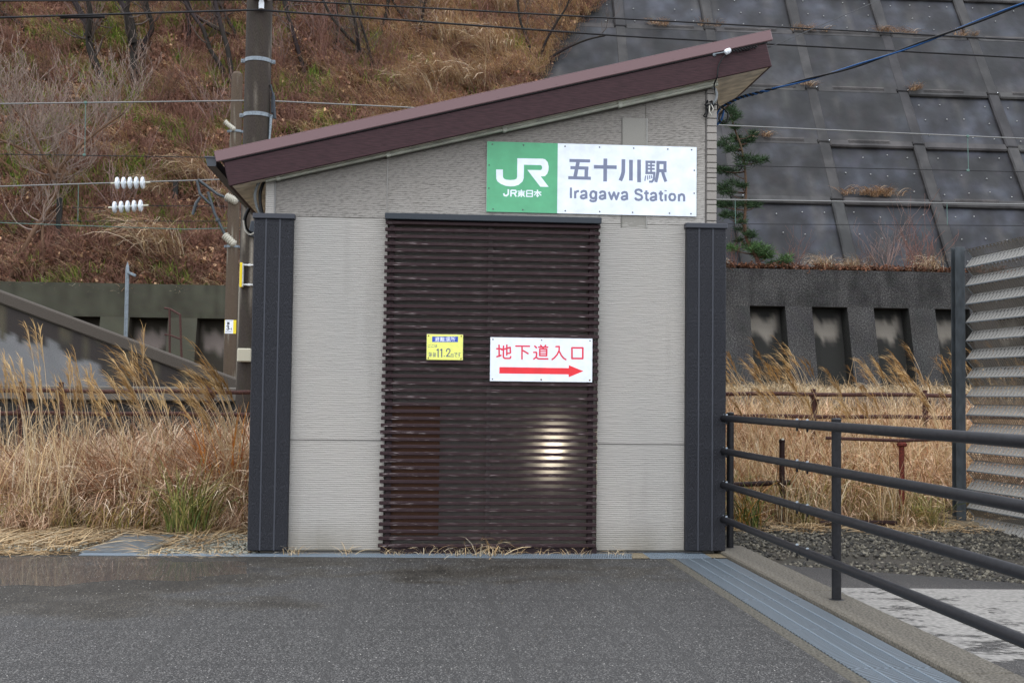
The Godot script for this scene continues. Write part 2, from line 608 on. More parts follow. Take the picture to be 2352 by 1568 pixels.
func make_ground() -> void:
	var b := B.new()
	b.poly([Vector3(-300, -0.25, 300), Vector3(300, -0.25, 300), Vector3(300, -0.25, -300), Vector3(-300, -0.25, -300)], Vector3.UP, lin(96, 92, 84))
	struct("ground", b, M.earth)
	# soil and gravel round the shelter
	b = B.new()
	b.sheet(250, 120, func(i, j):
		var x: float = -25.0 + 0.2 * i
		var z: float = 14.0 - 20.2 * j / 120.0
		var t := 0.5 + 0.5 * broad.get_noise_2d(x * 14.0, z * 14.0)
		var col := lin(104, 96, 84).lerp(lin(72, 62, 50), t)
		if x > 2.7 and z > -2.6: col = lin(96, 92, 84).lerp(lin(74, 69, 61), t)
		return [Vector3(x, ground_at(x, z), z), col])
	struct("gravel_ground", b, M.earth)
	# the paved forecourt: dark where it is still wet
	b = B.new()
	b.sheet(190, 150, func(i, j):
		var x: float = 2.08 - 20.0 * pow(i / 190.0, 1.35)
		var front := 0.335 + 0.045 * minf(x - 1.9, 0.0) * float(x > -3.2) - 0.23 * float(x <= -3.2)
		var z: float = front + 15.0 * pow(j / 150.0, 1.6)
		var n1 := broad.get_noise_2d(x * 5.0 + 40.0, z * 9.0)
		var n2 := broad.get_noise_2d(x * 22.0, z * 26.0)
		var wet := smoothstep(2.9, 0.3, z + 0.9 * n1 + 0.35 * n2) * 0.34
		wet += 0.6 * smoothstep(1.2, 0.0, Vector2((x + 2.4) * 0.42, (z - 1.9) * 0.5).length() + 0.5 * n1 + 0.2 * n2)
		wet += 0.2 * smoothstep(1.0, 0.1, Vector2((x - 0.7) * 0.5, (z - 1.15) * 1.3).length() + 0.5 * n2)
		var k := 1.45 - clampf(wet * 1.35, 0.0, 0.85) + 0.16 * n1 + 0.1 * n2 + 0.1 * fine.get_noise_2d(x * 5.0, z * 5.0)
		var brown := smoothstep(0.2, 0.55, wet)
		return [Vector3(x, 0.0, z), Color(k, k * (1.0 - 0.08 * brown), k * (1.0 - 0.22 * brown))])
	struct("asphalt_forecourt", b, M.asphalt)
	# standing water on it
	b = B.new()
	var ring := []
	var n := 90
	for k in n:
		var a := TAU * k / n
		var r := 1.0 + 0.3 * fine.get_noise_2d(cos(a) * 1.6 + 7.0, sin(a) * 1.6) + 0.12 * fine.get_noise_2d(cos(a) * 8.0, sin(a) * 8.0 + 3.0)
		var p := Vector2(cos(a) * 1.6, sin(a) * 0.66) * r
		ring.append(Vector3(-2.75 + p.x, 0.004, 0.98 + p.y + 0.08 * p.x * p.x * float(p.y < 0.0) * 0.0))
	for k in n:
		b.poly([Vector3(-2.75, 0.004, 0.98), ring[k], ring[(k + 1) % n]], Vector3.UP)
	var w := struct("puddle_water", b, M.water)
	w.set_meta("label", "shallow brown puddle on the asphalt in front of the dry grass")
	# parking lot to the right
	b = B.new()
	b.sheet(60, 60, func(i, j):
		var x: float = 2.9 + 0.12 * i
		var front: float = 0.32 + maxf(0.0, x - 2.9) * 0.67 + 0.1 * broad.get_noise_2d(x * 30.0, 3.0)
		var z: float = front + (14.0 - front) * pow(j / 60.0, 1.4)
		var k := 0.95 + 0.15 * broad.get_noise_2d(x * 9.0, z * 9.0) - 0.3 * smoothstep(1.3, 0.7, z - maxf(0.0, x - 2.9) * 0.5)
		return [Vector3(x, -0.03 + 0.02 * float(j == 0) * -1.0, z), Color(k, k * 0.985, k * 0.96)])
	struct("parking_lot", b, M.lot_asphalt)
	# worn white paint on it
	var pm := StandardMaterial3D.new()
	pm.albedo_texture = paint_image()
	pm.roughness = 0.7
	pm.transparency = BaseMaterial3D.TRANSPARENCY_ALPHA
	b = B.new()
	var cs := [Vector3(2.9, -0.026, 1.64), Vector3(6.4, -0.026, 1.9), Vector3(6.4, -0.026, 4.2), Vector3(2.9, -0.026, 4.12)]
	var i0 := b.v.size()
	for k in 4: b.vert(cs[k], Vector3.UP, [Vector2(0, 0), Vector2(1, 0), Vector2(1, 1), Vector2(0, 1)][k])
	b.quad_i(i0, i0 + 1, i0 + 2, i0 + 3)
	var o := struct("painted_marking", b, pm)
	o.set_meta("label", "worn white paint on the parking lot beyond the kerb")
	# kerb: concrete edge that carries the railing, and the lip by the asphalt
	b = B.new()
	for k in 6:
		b.box(Vector3(2.765, -0.095, -0.1 + 2.45 * k + 1.0), Vector3(0.29, 0.25, 2.444), 0.012, Basis(), lin(120, 115, 106))
	struct("kerb", b, M.kerb)
	b = B.new()
	for k in 8:
		b.box(Vector3(2.125, -0.08, 1.12 + 1.6 * k), Vector3(0.085, 0.166, 1.594), 0.006, Basis(), lin(102, 98, 90))
	struct("kerb_lip", b, M.kerb)
	# concrete apron at the wall's right foot
	b = B.new()
	b.poly([Vector3(1.86, 0.004, -0.02), Vector3(1.955, 0.004, -0.02), Vector3(1.955, 0.004, 0.325), Vector3(1.80, 0.004, 0.325)], Vector3.UP, lin(150, 140, 120))
	b.poly([Vector3(2.482, 0.004, -0.02), Vector3(2.618, 0.004, -0.02), Vector3(2.618, 0.004, 0.3), Vector3(2.482, 0.004, 0.3)], Vector3.UP, lin(138, 126, 104))
	struct("concrete_apron", b, M.kerb)
	# the railway's raised bed behind the shelter
	b = B.new()
	b.poly([Vector3(-60, 1.40, -6.2), Vector3(60, 1.40, -6.2), Vector3(60, 1.40, -21.5), Vector3(-60, 1.40, -21.5)], Vector3.UP, lin(104, 92, 76))
	b.sheet(300, 8, func(i, j):
		var x: float = -30.0 + 0.2 * i
		var t := 0.5 + 0.5 * broad.get_noise_2d(x * 12.0, j * 4.0)
		return [Vector3(x, 1.22 - 0.165 * j, -6.22), lin(62, 60, 58).lerp(lin(92, 90, 86), t)])
	struct("railway_bed", b, M.rough_concrete)
	b = B.new()
	for k in 30:
		b.box(Vector3(-30.0 + 2.0 * k, 1.31, -6.3), Vector3(1.985, 0.19, 0.34), 0.015, Basis(), lin(118, 114, 106))
	struct("platform_edge", b, M.concrete)

func paint_image() -> ImageTexture:
	var im := Image.create(512, 256, false, Image.FORMAT_RGBA8)
	var f := noise(FastNoiseLite.TYPE_SIMPLEX_SMOOTH, 0.02, 5, 91)
	var g := noise(FastNoiseLite.TYPE_SIMPLEX_SMOOTH, 0.16, 3, 92)
	for y in 256:
		for x in 512:
			var v := f.get_noise_2d(x * 0.8, y * 2.2) * 1.2 + 0.5 * g.get_noise_2d(x * 0.7, y * 1.3) + 0.68
			v += 0.35 * smoothstep(40.0, 0.0, y) - 0.35 * smoothstep(120.0, 256.0, y) + 0.25 * smoothstep(60.0, 200.0, x)
			v *= smoothstep(0.0, 3.0, y) * smoothstep(256.0, 250.0, y + 3.0 * g.get_noise_1d(x))
			var s := 0.93 + 0.2 * g.get_noise_2d(x, y)
			im.set_pixel(x, y, Color(0.61 * s, 0.595 * s, 0.57 * s, smoothstep(-0.15, 0.6, v) * 0.86))
	return ImageTexture.create_from_image(im)

# a retaining wall: a beam above leaning pillars, with sunk bays between
func recess_wall(label: String, x0: float, x1: float, top: float, rec: float, first: float, tone: Color, back: Color, blotch: Color, sd: int, face: Material) -> Node3D:
	var t := thing("retaining_wall", label, "wall", Vector3(0, 0, -20))
	var w := 0.94
	var pitch := 1.645
	var low := 1.38
	var lean := 0.26 * (rec - low)
	var b := B.new()
	var cols := int((x1 - x0) / 0.25)
	b.sheet(cols * 2, 20, func(i, j):
		var p := Vector3(lerpf(x0, x1, float(i) / (cols * 2)), lerpf(top, rec, j / 20.0), 0.0)
		var q := 0.5 + 0.5 * broad.get_noise_2d(p.x * 9.0 + sd, p.y * 5.0)
		var drip := smoothstep(0.0, 0.5, fine.get_noise_2d(p.x * 4.0 + sd, p.y * 0.7)) * 0.5
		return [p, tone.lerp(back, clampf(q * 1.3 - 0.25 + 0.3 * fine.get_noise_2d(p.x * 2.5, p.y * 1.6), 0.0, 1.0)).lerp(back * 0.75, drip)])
	b.poly([Vector3(x0, top, 0), Vector3(x1, top, 0), Vector3(x1, top, -0.7), Vector3(x0, top, -0.7)], Vector3.UP, tone)
	b.poly([Vector3(x0, rec, 0), Vector3(x1, rec, 0), Vector3(x1, rec, -0.7), Vector3(x0, rec, -0.7)], Vector3.DOWN, tone)
	part("beam", b, face, t)
	var x := first - pitch * ceilf((first - x0) / pitch)
	while x < x1:
		var a := maxf(x, x0)
		var e := minf(x + w, x1)
		if e > a:
			b = B.new()
			b.sheet(12, 20, func(i, j):
				var px := lerpf(a, e, i / 12.0)
				var py := lerpf(rec, low, j / 20.0)
				var u := (px - x) / w
				var edge := 0.26 + 0.14 * fine.get_noise_2d(px * 3.0, sd) + 0.14 * sin(u * PI)
				var v := (rec - py) / 1.6
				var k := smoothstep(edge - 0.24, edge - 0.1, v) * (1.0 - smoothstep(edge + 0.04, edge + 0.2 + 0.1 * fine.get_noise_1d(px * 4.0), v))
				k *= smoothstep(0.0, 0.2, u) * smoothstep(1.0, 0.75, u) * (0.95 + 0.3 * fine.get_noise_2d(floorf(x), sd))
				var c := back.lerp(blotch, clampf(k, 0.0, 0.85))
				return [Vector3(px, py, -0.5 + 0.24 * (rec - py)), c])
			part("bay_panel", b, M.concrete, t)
		a = maxf(x + w, x0)
		e = minf(x + pitch, x1)
		if e > a:
			b = B.new()
			b.sheet(3, 8, func(i, j):
				var py := lerpf(rec, low, j / 8.0)
				var px := lerpf(a, e, i / 3.0)
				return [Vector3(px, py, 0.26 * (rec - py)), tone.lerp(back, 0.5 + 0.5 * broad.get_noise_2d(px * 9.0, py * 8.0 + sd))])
			for px in [a, e]:
				b.poly([Vector3(px, rec, 0), Vector3(px, low, lean), Vector3(px, low, -0.7 + lean), Vector3(px, rec, -0.7)], Vector3(-1 if px == a else 1, 0, 0), back)
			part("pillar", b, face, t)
		x += pitch
	return t

func make_far_walls() -> void:
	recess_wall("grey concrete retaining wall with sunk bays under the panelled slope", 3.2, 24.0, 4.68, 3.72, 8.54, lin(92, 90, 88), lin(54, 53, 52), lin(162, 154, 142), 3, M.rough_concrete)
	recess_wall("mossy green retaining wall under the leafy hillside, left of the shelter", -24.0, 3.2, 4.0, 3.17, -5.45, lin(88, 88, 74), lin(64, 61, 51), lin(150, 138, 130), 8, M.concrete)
	# the stair wall that slants down towards the shelter
	var t := thing("stair_wall", "stained concrete stair wall slanting down behind the reeds", "wall", Vector3(0, 0, -8.3))
	var b := B.new()
	var top := func(x: float) -> float: return 2.62 - 0.363 * (x + 6.25)
	b.sheet(110, 30, func(i, j):
		var x := lerpf(-12.0, -2.35, i / 110.0)
		var y := lerpf(top.call(x), 1.3, j / 30.0)
		var d: float = (top.call(x) - y)
		var edge := 0.38 + 0.25 * fine.get_noise_2d(x * 1.3, 2.0) + 0.16 * fine.get_noise_2d(x * 4.0, 9.0) + 0.25 * smoothstep(-5.4, -4.2, x)
		var k := smoothstep(edge - 0.02, edge + 0.05, d) * smoothstep(-3.6, -4.8, x)
		var drip := smoothstep(0.12, 0.35, fine.get_noise_2d(x * 5.0, y * 0.5)) * 0.5
		var dark := lin(64, 61, 57).lerp(lin(116, 108, 86), drip)
		var pale := lin(146, 146, 146).lerp(lin(116, 117, 118), 0.5 + 0.5 * broad.get_noise_2d(x * 12.0, y * 12.0))
		return [Vector3(x, y, 0.0), dark.lerp(pale, k)])
	b.poly([Vector3(-2.35, 1.2, 0), Vector3(-2.35, 1.2, -0.3), Vector3(-2.35, 1.3, -0.3), Vector3(-2.35, 1.3, 0)], Vector3.RIGHT, lin(90, 86, 80))
	b.poly([Vector3(-12, 4.7, -0.3), Vector3(-2.35, 1.2, -0.3), Vector3(-2.35, 1.0, -0.3), Vector3(-12, 1.0, -0.3)], Vector3.FORWARD, lin(90, 86, 80))
	part("wall", b, M.concrete, t)
	b = B.new()
	var a := Vector3(-12, top.call(-12.0), 0)
	var e := Vector3(-2.3, top.call(-2.3), 0)
	var q := Basis(Vector3.BACK, atan2(e.y - a.y, e.x - a.x))
	b.box((a + e) * 0.5 + Vector3(0, 0.11, -0.14), Vector3((e - a).length(), 0.18, 0.38), 0.02, q, lin(90, 84, 76))
	part("coping", b, M.concrete, t)

func make_concrete_slope() -> void:
	var t := Node3D.new()
	t.name = numbered("concrete_slope")
	add_child(t)
	t.set_meta("kind", "structure")
	t.set_meta("label", "steep embankment faced with dark concrete panels in a raised grid of beams")
	var rows := [0.83, 3.4, 5.75, 8.1, 10.8, 12.95, 15.2, 17.5]
	var xs := []
	for k in range(-2, 6): xs.append(9.15 + 2.87 * k)
	var at := func(x: float, s: float, h: float) -> Vector3: return slope_at(x + 0.035 * (s - 12.0), s, h)
	var ver := lin(50, 50, 53)
	var pins := B.new()
	for r in rows.size() - 1:
		for k in xs.size() - 1:
			var deep: bool = r == 0 or r >= 4 or (r == 1 and k >= 3) or (r == 2 and k >= 4)
			var d := 0.14 if deep else 0.243
			var b := B.new()
			var x0: float = xs[k] + 0.11
			var x1: float = xs[k + 1] - 0.11
			var s0: float = rows[r] + (0.0 if r == 0 else 0.1)
			var s1: float = rows[r + 1] - 0.1
			var tone := rr(0.85, 1.12)
			b.sheet(14, 12, func(i, j):
				var u: float = i / 14.0
				var v: float = j / 12.0
				var x := lerpf(x0, x1, u)
				var s := lerpf(s0, s1, v)
				var q := broad.get_noise_2d(x * 5.0, s * 5.0 + 30.0)
				var c := ver.lerp(lin(76, 79, 87), clampf(0.3 + q * 1.6, 0.0, 1.0)) if deep else lin(46, 45, 45).lerp(lin(68, 69, 74), clampf(0.25 + q * 1.6, 0.0, 1.0))
				c = c.lerp(lin(38, 37, 37), 0.35 * smoothstep(0.0, 0.5, fine.get_noise_2d(x * 1.6 + 9.0, s * 0.22)))
				c = c.lerp(lin(112, 108, 102), 0.3 * smoothstep(0.25, 0.6, fine.get_noise_2d(x * 4.5, s * 0.25 + 70.0)))
				var low := smoothstep(0.2, 0.0, v + 0.1 * fine.get_noise_2d(x * 3.0, s))
				c = c.lerp(lin(80, 77, 72), low * 0.5)
				return [at.call(x, s, d), c * tone])
			part("panel", b, M.slope_panel, t)
			if deep:
				for i in 4:
					for j in 3:
						var p: Vector3 = at.call(lerpf(x0, x1, (i + 0.5 + rr(-0.15, 0.15)) / 4.0), lerpf(s0, s1, (j + 0.5 + rr(-0.15, 0.15)) / 3.0), d + 0.015)
						if rng.randf() < 0.75: pins.box(p, Vector3.ONE * 0.036, 0.01)
	var pn := part("anchor_pins", pins, mat("pin", rgb(160, 160, 157), 0.6), t)
	pn.set_meta("kind", "stuff")
	var q := Basis(Vector3.RIGHT, deg_to_rad(-35.0))    # y of the beams' boxes runs up the slope's normal... z along it
	q = Basis(Vector3.RIGHT, slope_at(0, 1) - slope_at(0, 0), slope_at(0, 0, 1) - slope_at(0, 0))
	for r in range(1, rows.size()):
		for k in xs.size() - 1:
			var b := B.new()
			var s: float = rows[r]
			var m := lin(72, 70, 68).lerp(lin(98, 95, 92), rr(0.0, 0.8))
			b.box(at.call((xs[k] + xs[k + 1]) * 0.5, s, 0.02), Vector3(2.87 - 0.355, 0.28, 0.46), 0.04, q, m * 0.9)
			# a paler weathered ledge
			if rng.randf() < 0.6:
				b.box(at.call((xs[k] + xs[k + 1]) * 0.5 + rr(-0.3, 0.3), s + 0.06, 0.235), Vector3(rr(1.2, 2.3), 0.19, 0.03), 0.012, q, lin(92, 88, 84))
			part("beam", b, M.slope_panel, t)
	for k in xs.size():
		for r in rows.size() - 1:
			var b := B.new()
			var a: Vector3 = at.call(xs[k], rows[r], 0.02)
			var e: Vector3 = at.call(xs[k], rows[r + 1], 0.02)
			var along := (e - a).normalized()
			var nrm := q.z
			var q2 := Basis(along.cross(nrm).normalized(), along, nrm)
			b.box((a + e) * 0.5, Vector3(0.355, (e - a).length() - 0.006, 0.47), 0.04, q2, lin(62, 60, 59).lerp(lin(80, 78, 75), rr(0.0, 0.8)))
			part("rib", b, M.slope_panel, t)
	# smooth sprayed concrete at the left margin, under the hillside's edge
	var b := B.new()
	b.sheet(16, 70, func(i, j):
		var s: float = 0.5 + 0.26 * j
		var x := lerpf(2.2, 3.6, i / 16.0)
		var c := lin(52, 52, 53).lerp(lin(92, 92, 92), clampf(0.3 + broad.get_noise_2d(x * 6.0, s * 5.0), 0.0, 1.0))
		return [at.call(x + 0.02 * s, s, 0.16), c])
	part("margin", b, M.slope_panel, t)
	# the ledge on top of the lower wall
	b = B.new()
	b.sheet(80, 3, func(i, j):
		var x: float = 3.0 + 0.26 * i
		return [Vector3(x, 4.69 + 0.05 * fine.get_noise_2d(x * 2.0, j) + 0.05 * j, -20.05 - 0.4 * j), lin(76, 58, 44).lerp(lin(58, 46, 38), 0.5 + 0.5 * broad.get_noise_2d(x * 20.0, j * 7.0))])
	struct("leafy_ledge_ground", b, M.earth)

func make_hillside() -> void:
	var b := B.new()
	b.sheet(130, 90, func(i, j):
		var s: float = -0.9 + 0.27 * j
		var x: float = -22.0 + (edge_of_concrete(s) + 0.9 + 22.0) * i / 130.0
		var g := smoothstep(0.0, 0.45, broad.get_noise_2d(x * 4.0, s * 5.0 + 80.0) + 0.15 * fine.get_noise_2d(x, s) + 0.16 - 0.05 * maxf(0.0, x + 6.0) - 0.35 * smoothstep(3.0, 0.5, s))
		var t := 0.5 + 0.5 * broad.get_noise_2d(x * 15.0, s * 15.0)
		var c := lin(128, 88, 64).lerp(lin(82, 62, 46), t).lerp(lin(96, 112, 62), g)
		return [slope_at(x, s, hill_h(x, s)), c])
	struct("hillside", b, M.earth)

# ---------------------------------------------------------------- the shelter
const ROOF_K := 0.2520         # rise of the roof per metre
func eave_y(x: float) -> float: return 3.15 + (x + 1.293) * 0.2430

var shelter: Node3D

# ribbed siding as real relief: a rib every 18 mm, its underside in its own shade
func siding(x0: float, x1: float, y0: float, y1: float, worn: bool, top: Callable) -> B:
	var b := B.new()
	var pitch := 0.0176
	var ribs := int(ceil((y1 - y0) / pitch))
	var cols := int(maxf(2.0, (x1 - x0) / 0.022))
	var prof := [[0.0, 0.0], [0.22, 0.0034], [0.7, 0.0028], [0.97, 0.0]]
	b.sheet(cols, ribs * 4, func(i, j):
		var x := lerpf(x0, x1, float(i) / cols)
		var rib: int = j / 4
		var pr: Array = prof[j % 4]
		var wob := fine.get_noise_2d(x * 2.6 + rib * 3.7, rib * 1.9)
		var y: float = y0 + (rib + pr[0]) * pitch + 0.0044 * wob
		var d: float = pr[1] * (0.85 + 0.5 * fine.get_noise_2d(x * 7.0, rib * 5.3))
		var col := lin(196, 190, 181).lerp(lin(184, 181, 175), 0.5 + 0.5 * broad.get_noise_2d(x * 8.0, y * 3.0))
		if worn:
			var lim: float = top.call(x)
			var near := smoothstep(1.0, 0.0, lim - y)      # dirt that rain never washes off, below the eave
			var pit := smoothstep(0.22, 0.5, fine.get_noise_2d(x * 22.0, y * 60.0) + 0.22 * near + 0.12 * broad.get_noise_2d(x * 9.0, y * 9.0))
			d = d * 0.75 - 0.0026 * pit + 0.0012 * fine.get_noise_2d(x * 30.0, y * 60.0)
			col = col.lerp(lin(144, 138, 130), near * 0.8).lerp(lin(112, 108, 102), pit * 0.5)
			y = minf(y, lim)
		var rain := smoothstep(0.05, 0.55, fine.get_noise_2d(x * 5.0 + 3.0, y * 0.35)) * (0.12 + 0.1 * broad.get_noise_2d(x * 6.0, y * 4.0))
		col = col.lerp(lin(126, 120, 110), clampf(rain, 0.0, 0.3))
		var foot := smoothstep(0.35, 0.0, y) * (0.5 + 0.5 * broad.get_noise_2d(x * 14.0, 3.0))
		col = col.lerp(lin(128, 122, 104), foot * 0.9)
		return [Vector3(x, y, d), col])
	return b

func make_building() -> void:
	shelter = thing("station_shelter", "small grey ribbed station shelter with a slanting brown roof", "building")
	var flat := func(_x: float) -> float: return 99.0
	# front panels
	part("siding_panel", siding(-1.20, -0.262, 0.03, 2.828, false, flat), M.siding, shelter)
	part("siding_panel", siding(1.553, 2.486, 0.03, 2.828, false, flat), M.siding, shelter)
	var cut := func(x: float) -> float: return eave_y(x) - 0.05
	part("siding_panel", siding(-1.212, -0.275, 2.834, 3.40, true, cut), M.siding, shelter)
	part("siding_panel", siding(-0.268, 1.955, 2.834, 3.95, true, cut), M.siding, shelter)
	part("siding_panel", siding(1.962, 2.486, 2.834, 4.06, true, cut), M.siding, shelter)
	for s in [[-0.66, 0.78, 0.95], [2.02, 0.93, 0.935]]:
		var jb := B.new()
		jb.box(Vector3(s[0], s[2], 0.004), Vector3(s[1], 0.006, 0.005), 0.001, Basis(), lin(112, 110, 106))
		part("joint_strip", jb, M.siding, shelter)
	# corner pieces, a little proud
	var b := siding(-1.293, -1.222, 2.2, 3.2, false, flat)
	var o := part("corner_piece", b, M.siding, shelter)
	o.position.z = 0.006
	b = B.new()
	var y := 2.2
	while y < eave_y(2.54) - 0.06:
		var h := [0.05, 0.068, 0.042, 0.06, 0.075][rng.randi() % 5] as float
		b.box(Vector3(2.543, y + h * 0.5, 0.004), Vector3(0.086, h - 0.006, 0.02), 0.004, Basis(), lin(172, 166, 158) * rr(0.93, 1.05))
		y += h
	part("corner_piece", b, M.siding, shelter)
	# what stands behind the skin: walls with thickness, open on the right-hand side
	b = B.new()
	var wc := lin(150, 147, 142)
	b.box(Vector3(-1.235, 1.55, -1.62), Vector3(0.1, 3.1, 3.2), 0.0, Basis(), wc)
	b.box(Vector3(0.645, 1.7, -3.17), Vector3(3.66, 3.4, 0.1), 0.0, Basis(), wc)
	b.box(Vector3(2.53, 1.85, -0.45), Vector3(0.1, 3.7, 0.86), 0.0, Basis(), wc)
	b.box(Vector3(2.53, 1.85, -2.86), Vector3(0.1, 3.7, 0.5), 0.0, Basis(), wc)
	b.box(Vector3(2.53, 3.05, -1.745), Vector3(0.1, 1.5, 1.726), 0.0, Basis(), wc)
	b.box(Vector3(-0.73, 1.42, -0.05), Vector3(0.92, 2.8, 0.09), 0.0, Basis(), wc)
	b.box(Vector3(2.02, 1.42, -0.05), Vector3(0.92, 2.8, 0.09), 0.0, Basis(), wc)
	b.poly([Vector3(-1.26, 2.825, -0.005), Vector3(2.56, 2.825, -0.005), Vector3(2.56, eave_y(2.56) - 0.02, -0.005), Vector3(-1.26, eave_y(-1.26) - 0.02, -0.005)], Vector3.BACK, wc)
	b.poly([Vector3(-1.26, 2.825, -0.095), Vector3(2.56, 2.825, -0.095), Vector3(2.56, eave_y(2.56) - 0.02, -0.095), Vector3(-1.26, eave_y(-1.26) - 0.02, -0.095)], Vector3.FORWARD, wc)
	b.poly([Vector3(-0.27, 2.825, -0.095), Vector3(1.56, 2.825, -0.095), Vector3(1.56, 2.825, -0.005), Vector3(-0.27, 2.825, -0.005)], Vector3.DOWN, wc)
	part("wall", b, tinted(M.inner_wall), shelter)
	b = B.new()
	b.box(Vector3(0.64, -0.03, -1.6), Vector3(3.8, 0.08, 3.1), 0.0, Basis(), Color(0.5, 0.5, 0.5))
	part("floor", b, M.concrete, shelter)
	# dark clad corner posts with a cap and two seams
	for s in [[-1.379, -1.049, 0.042], [2.312, 2.66, 0.042]]:
		var w: float = s[1] - s[0]
		var cx: float = (s[0] + s[1]) * 0.5
		b = B.new()
		b.box(Vector3(cx, 1.415, -0.06), Vector3(w, 2.77, 0.26), 0.008)
		var post := part("corner_post", b, M.cladding, shelter)
		b = B.new()
		for u in [0.31, 0.66]:
			b.box(Vector3(s[0] + w * u, 1.415, 0.0708), Vector3(0.013, 2.766, 0.0025), 0.001)
		part("seam", b, M.cladding_cap, post)
		b = B.new()
		b.box(Vector3(cx, 2.823, -0.06), Vector3(w + 0.022, 0.045, 0.285), 0.006)
		part("cap", b, M.cladding_cap, post)
	# a cover strip in the joints and the patched strip beside the sign
	b = B.new()
	b.box(Vector3(-0.2715, 3.12, 0.003), Vector3(0.012, 0.53, 0.008), 0.002, Basis(), lin(160, 156, 150))
	part("joint_strip", b, M.siding, shelter)
	b = B.new()
	b.box(Vector3(-1.216, 3.0, 0.004), Vector3(0.014, 0.36, 0.014), 0.003, Basis(), lin(150, 148, 144))
	part("joint_strip", b, M.siding, shelter)
	b = B.new()
	b.box(Vector3(2.4935, 3.2, 0.006), Vector3(0.012, 1.7, 0.012), 0.003, Basis(), lin(112, 108, 104))
	part("joint_strip", b, M.siding, shelter)
	b = B.new()
	b.box(Vector3(1.86, 3.28, 0.0), Vector3(0.21, 0.96, 0.005), 0.001, Basis(), lin(160, 157, 148))
	b.box(Vector3(1.97, 3.28, 0.005), Vector3(0.012, 0.96, 0.008), 0.002, Basis(), lin(172, 170, 164))
	b.box(Vector3(1.75, 3.28, 0.005), Vector3(0.008, 0.96, 0.008), 0.002, Basis(), lin(128, 126, 120))
	part("patch_strip", b, M.siding, shelter)
	# inside, behind the screen: a brown board and a lit lamp
	b = B.new()
	b.box(Vector3(-0.02, 0.71, -0.0135), Vector3(0.45, 1.12, 0.008), 0.004)
	solo("brown_board", b, M.brown_board)
	tag(get_node("brown_board"), "brown board standing inside the shelter, behind the left of the slats", "board")
	var lamp := thing("tube_lamp", "lit lamp glowing inside the shelter behind the right of the slats", "lamp", Vector3(1.21, 0.86, -0.36))
	var lm := mat("lamp_glow", rgb(255, 250, 240), 0.5)
	lm.emission_enabled = true
	lm.emission = Color(1.0, 0.97, 0.9)
	lm.emission_energy_multiplier = 14.0
	b = B.new()
	b.tube(PackedVector3Array([Vector3(0.04, 0.24, 0), Vector3(-0.04, -0.24, 0)]), PackedFloat32Array([0.065]), 12)
	part("tube", b, lm, lamp)
	b = B.new()
	b.box(Vector3(0.0, 0.0, -0.07), Vector3(0.16, 0.56, 0.04), 0.006)
	part("housing", b, M.white_plastic, lamp)
	var ol := OmniLight3D.new()
	ol.name = "lamp_light"
	ol.light_color = Color(1.0, 0.97, 0.9)
	ol.light_energy = 1.0
	ol.light_size = 0.05
	ol.omni_range = 8.0
	ol.omni_attenuation = 2.0
	ol.shadow_enabled = true
	ol.position = Vector3(0, 0, 0.06)
	lamp.add_child(ol)

func make_screen() -> void:
	# slats on three uprights, part of the shelter
	var b := B.new()
	for x in [-0.222, 1.49]:
		b.box(Vector3(x, 1.43, 0.02), Vector3(0.046, 2.8, 0.05), 0.003)
	b.box(Vector3(0.635, 0.03, 0.02), Vector3(1.83, 0.06, 0.05), 0.003)
	var screen := part("slat_screen", b, M.slat_post, shelter)
	b = B.new()
	b.box(Vector3(0.639, 2.842, 0.045), Vector3(1.846, 0.052, 0.13), 0.004)
	part("head_cap", b, M.dark_trim, screen)
	var shapes := []
	for k in 3:
		b = B.new()
		b.box(Vector3.ZERO, Vector3(1.838, 0.0295, 0.03), 0.004)
		shapes.append(b.mesh())
	var nails := B.new()
	var n := 47
	for k in n:
		var y := 2.792 - k * (2.792 - 0.075) / (n - 1)
		var x := lerpf(0.638, 0.618, float(k) / n) + rr(-0.004, 0.004)
		var o := part_mesh("slat", shapes[k % 3], M.slat_sound if k < 3 or k % 5 == 2 else M.slat, screen)
		o.position = Vector3(x, y, 0.061)
		o.rotation.z = rr(-0.0012, 0.0012)
		for px in [-0.222, 0.621, 1.49]:
			nails.box(Vector3(px + rr(-0.006, 0.006), y, 0.0772), Vector3(0.007, 0.007, 0.003), 0.001)
	part("nail_heads", nails, M.black_edge, screen).set_meta("kind", "stuff")
	b = B.new()
	b.box(Vector3(0.64, 1.42, -0.025), Vector3(1.83, 2.79, 0.01), 0.0)
	part("pane", b, M.frosted_glass, screen)
	b = B.new()
	b.box(Vector3(0.621, 1.42, -0.011), Vector3(0.05, 2.79, 0.016), 0.002)
	part("mullion", b, mat("mullion_grey", rgb(104, 98, 94), 0.6), screen)

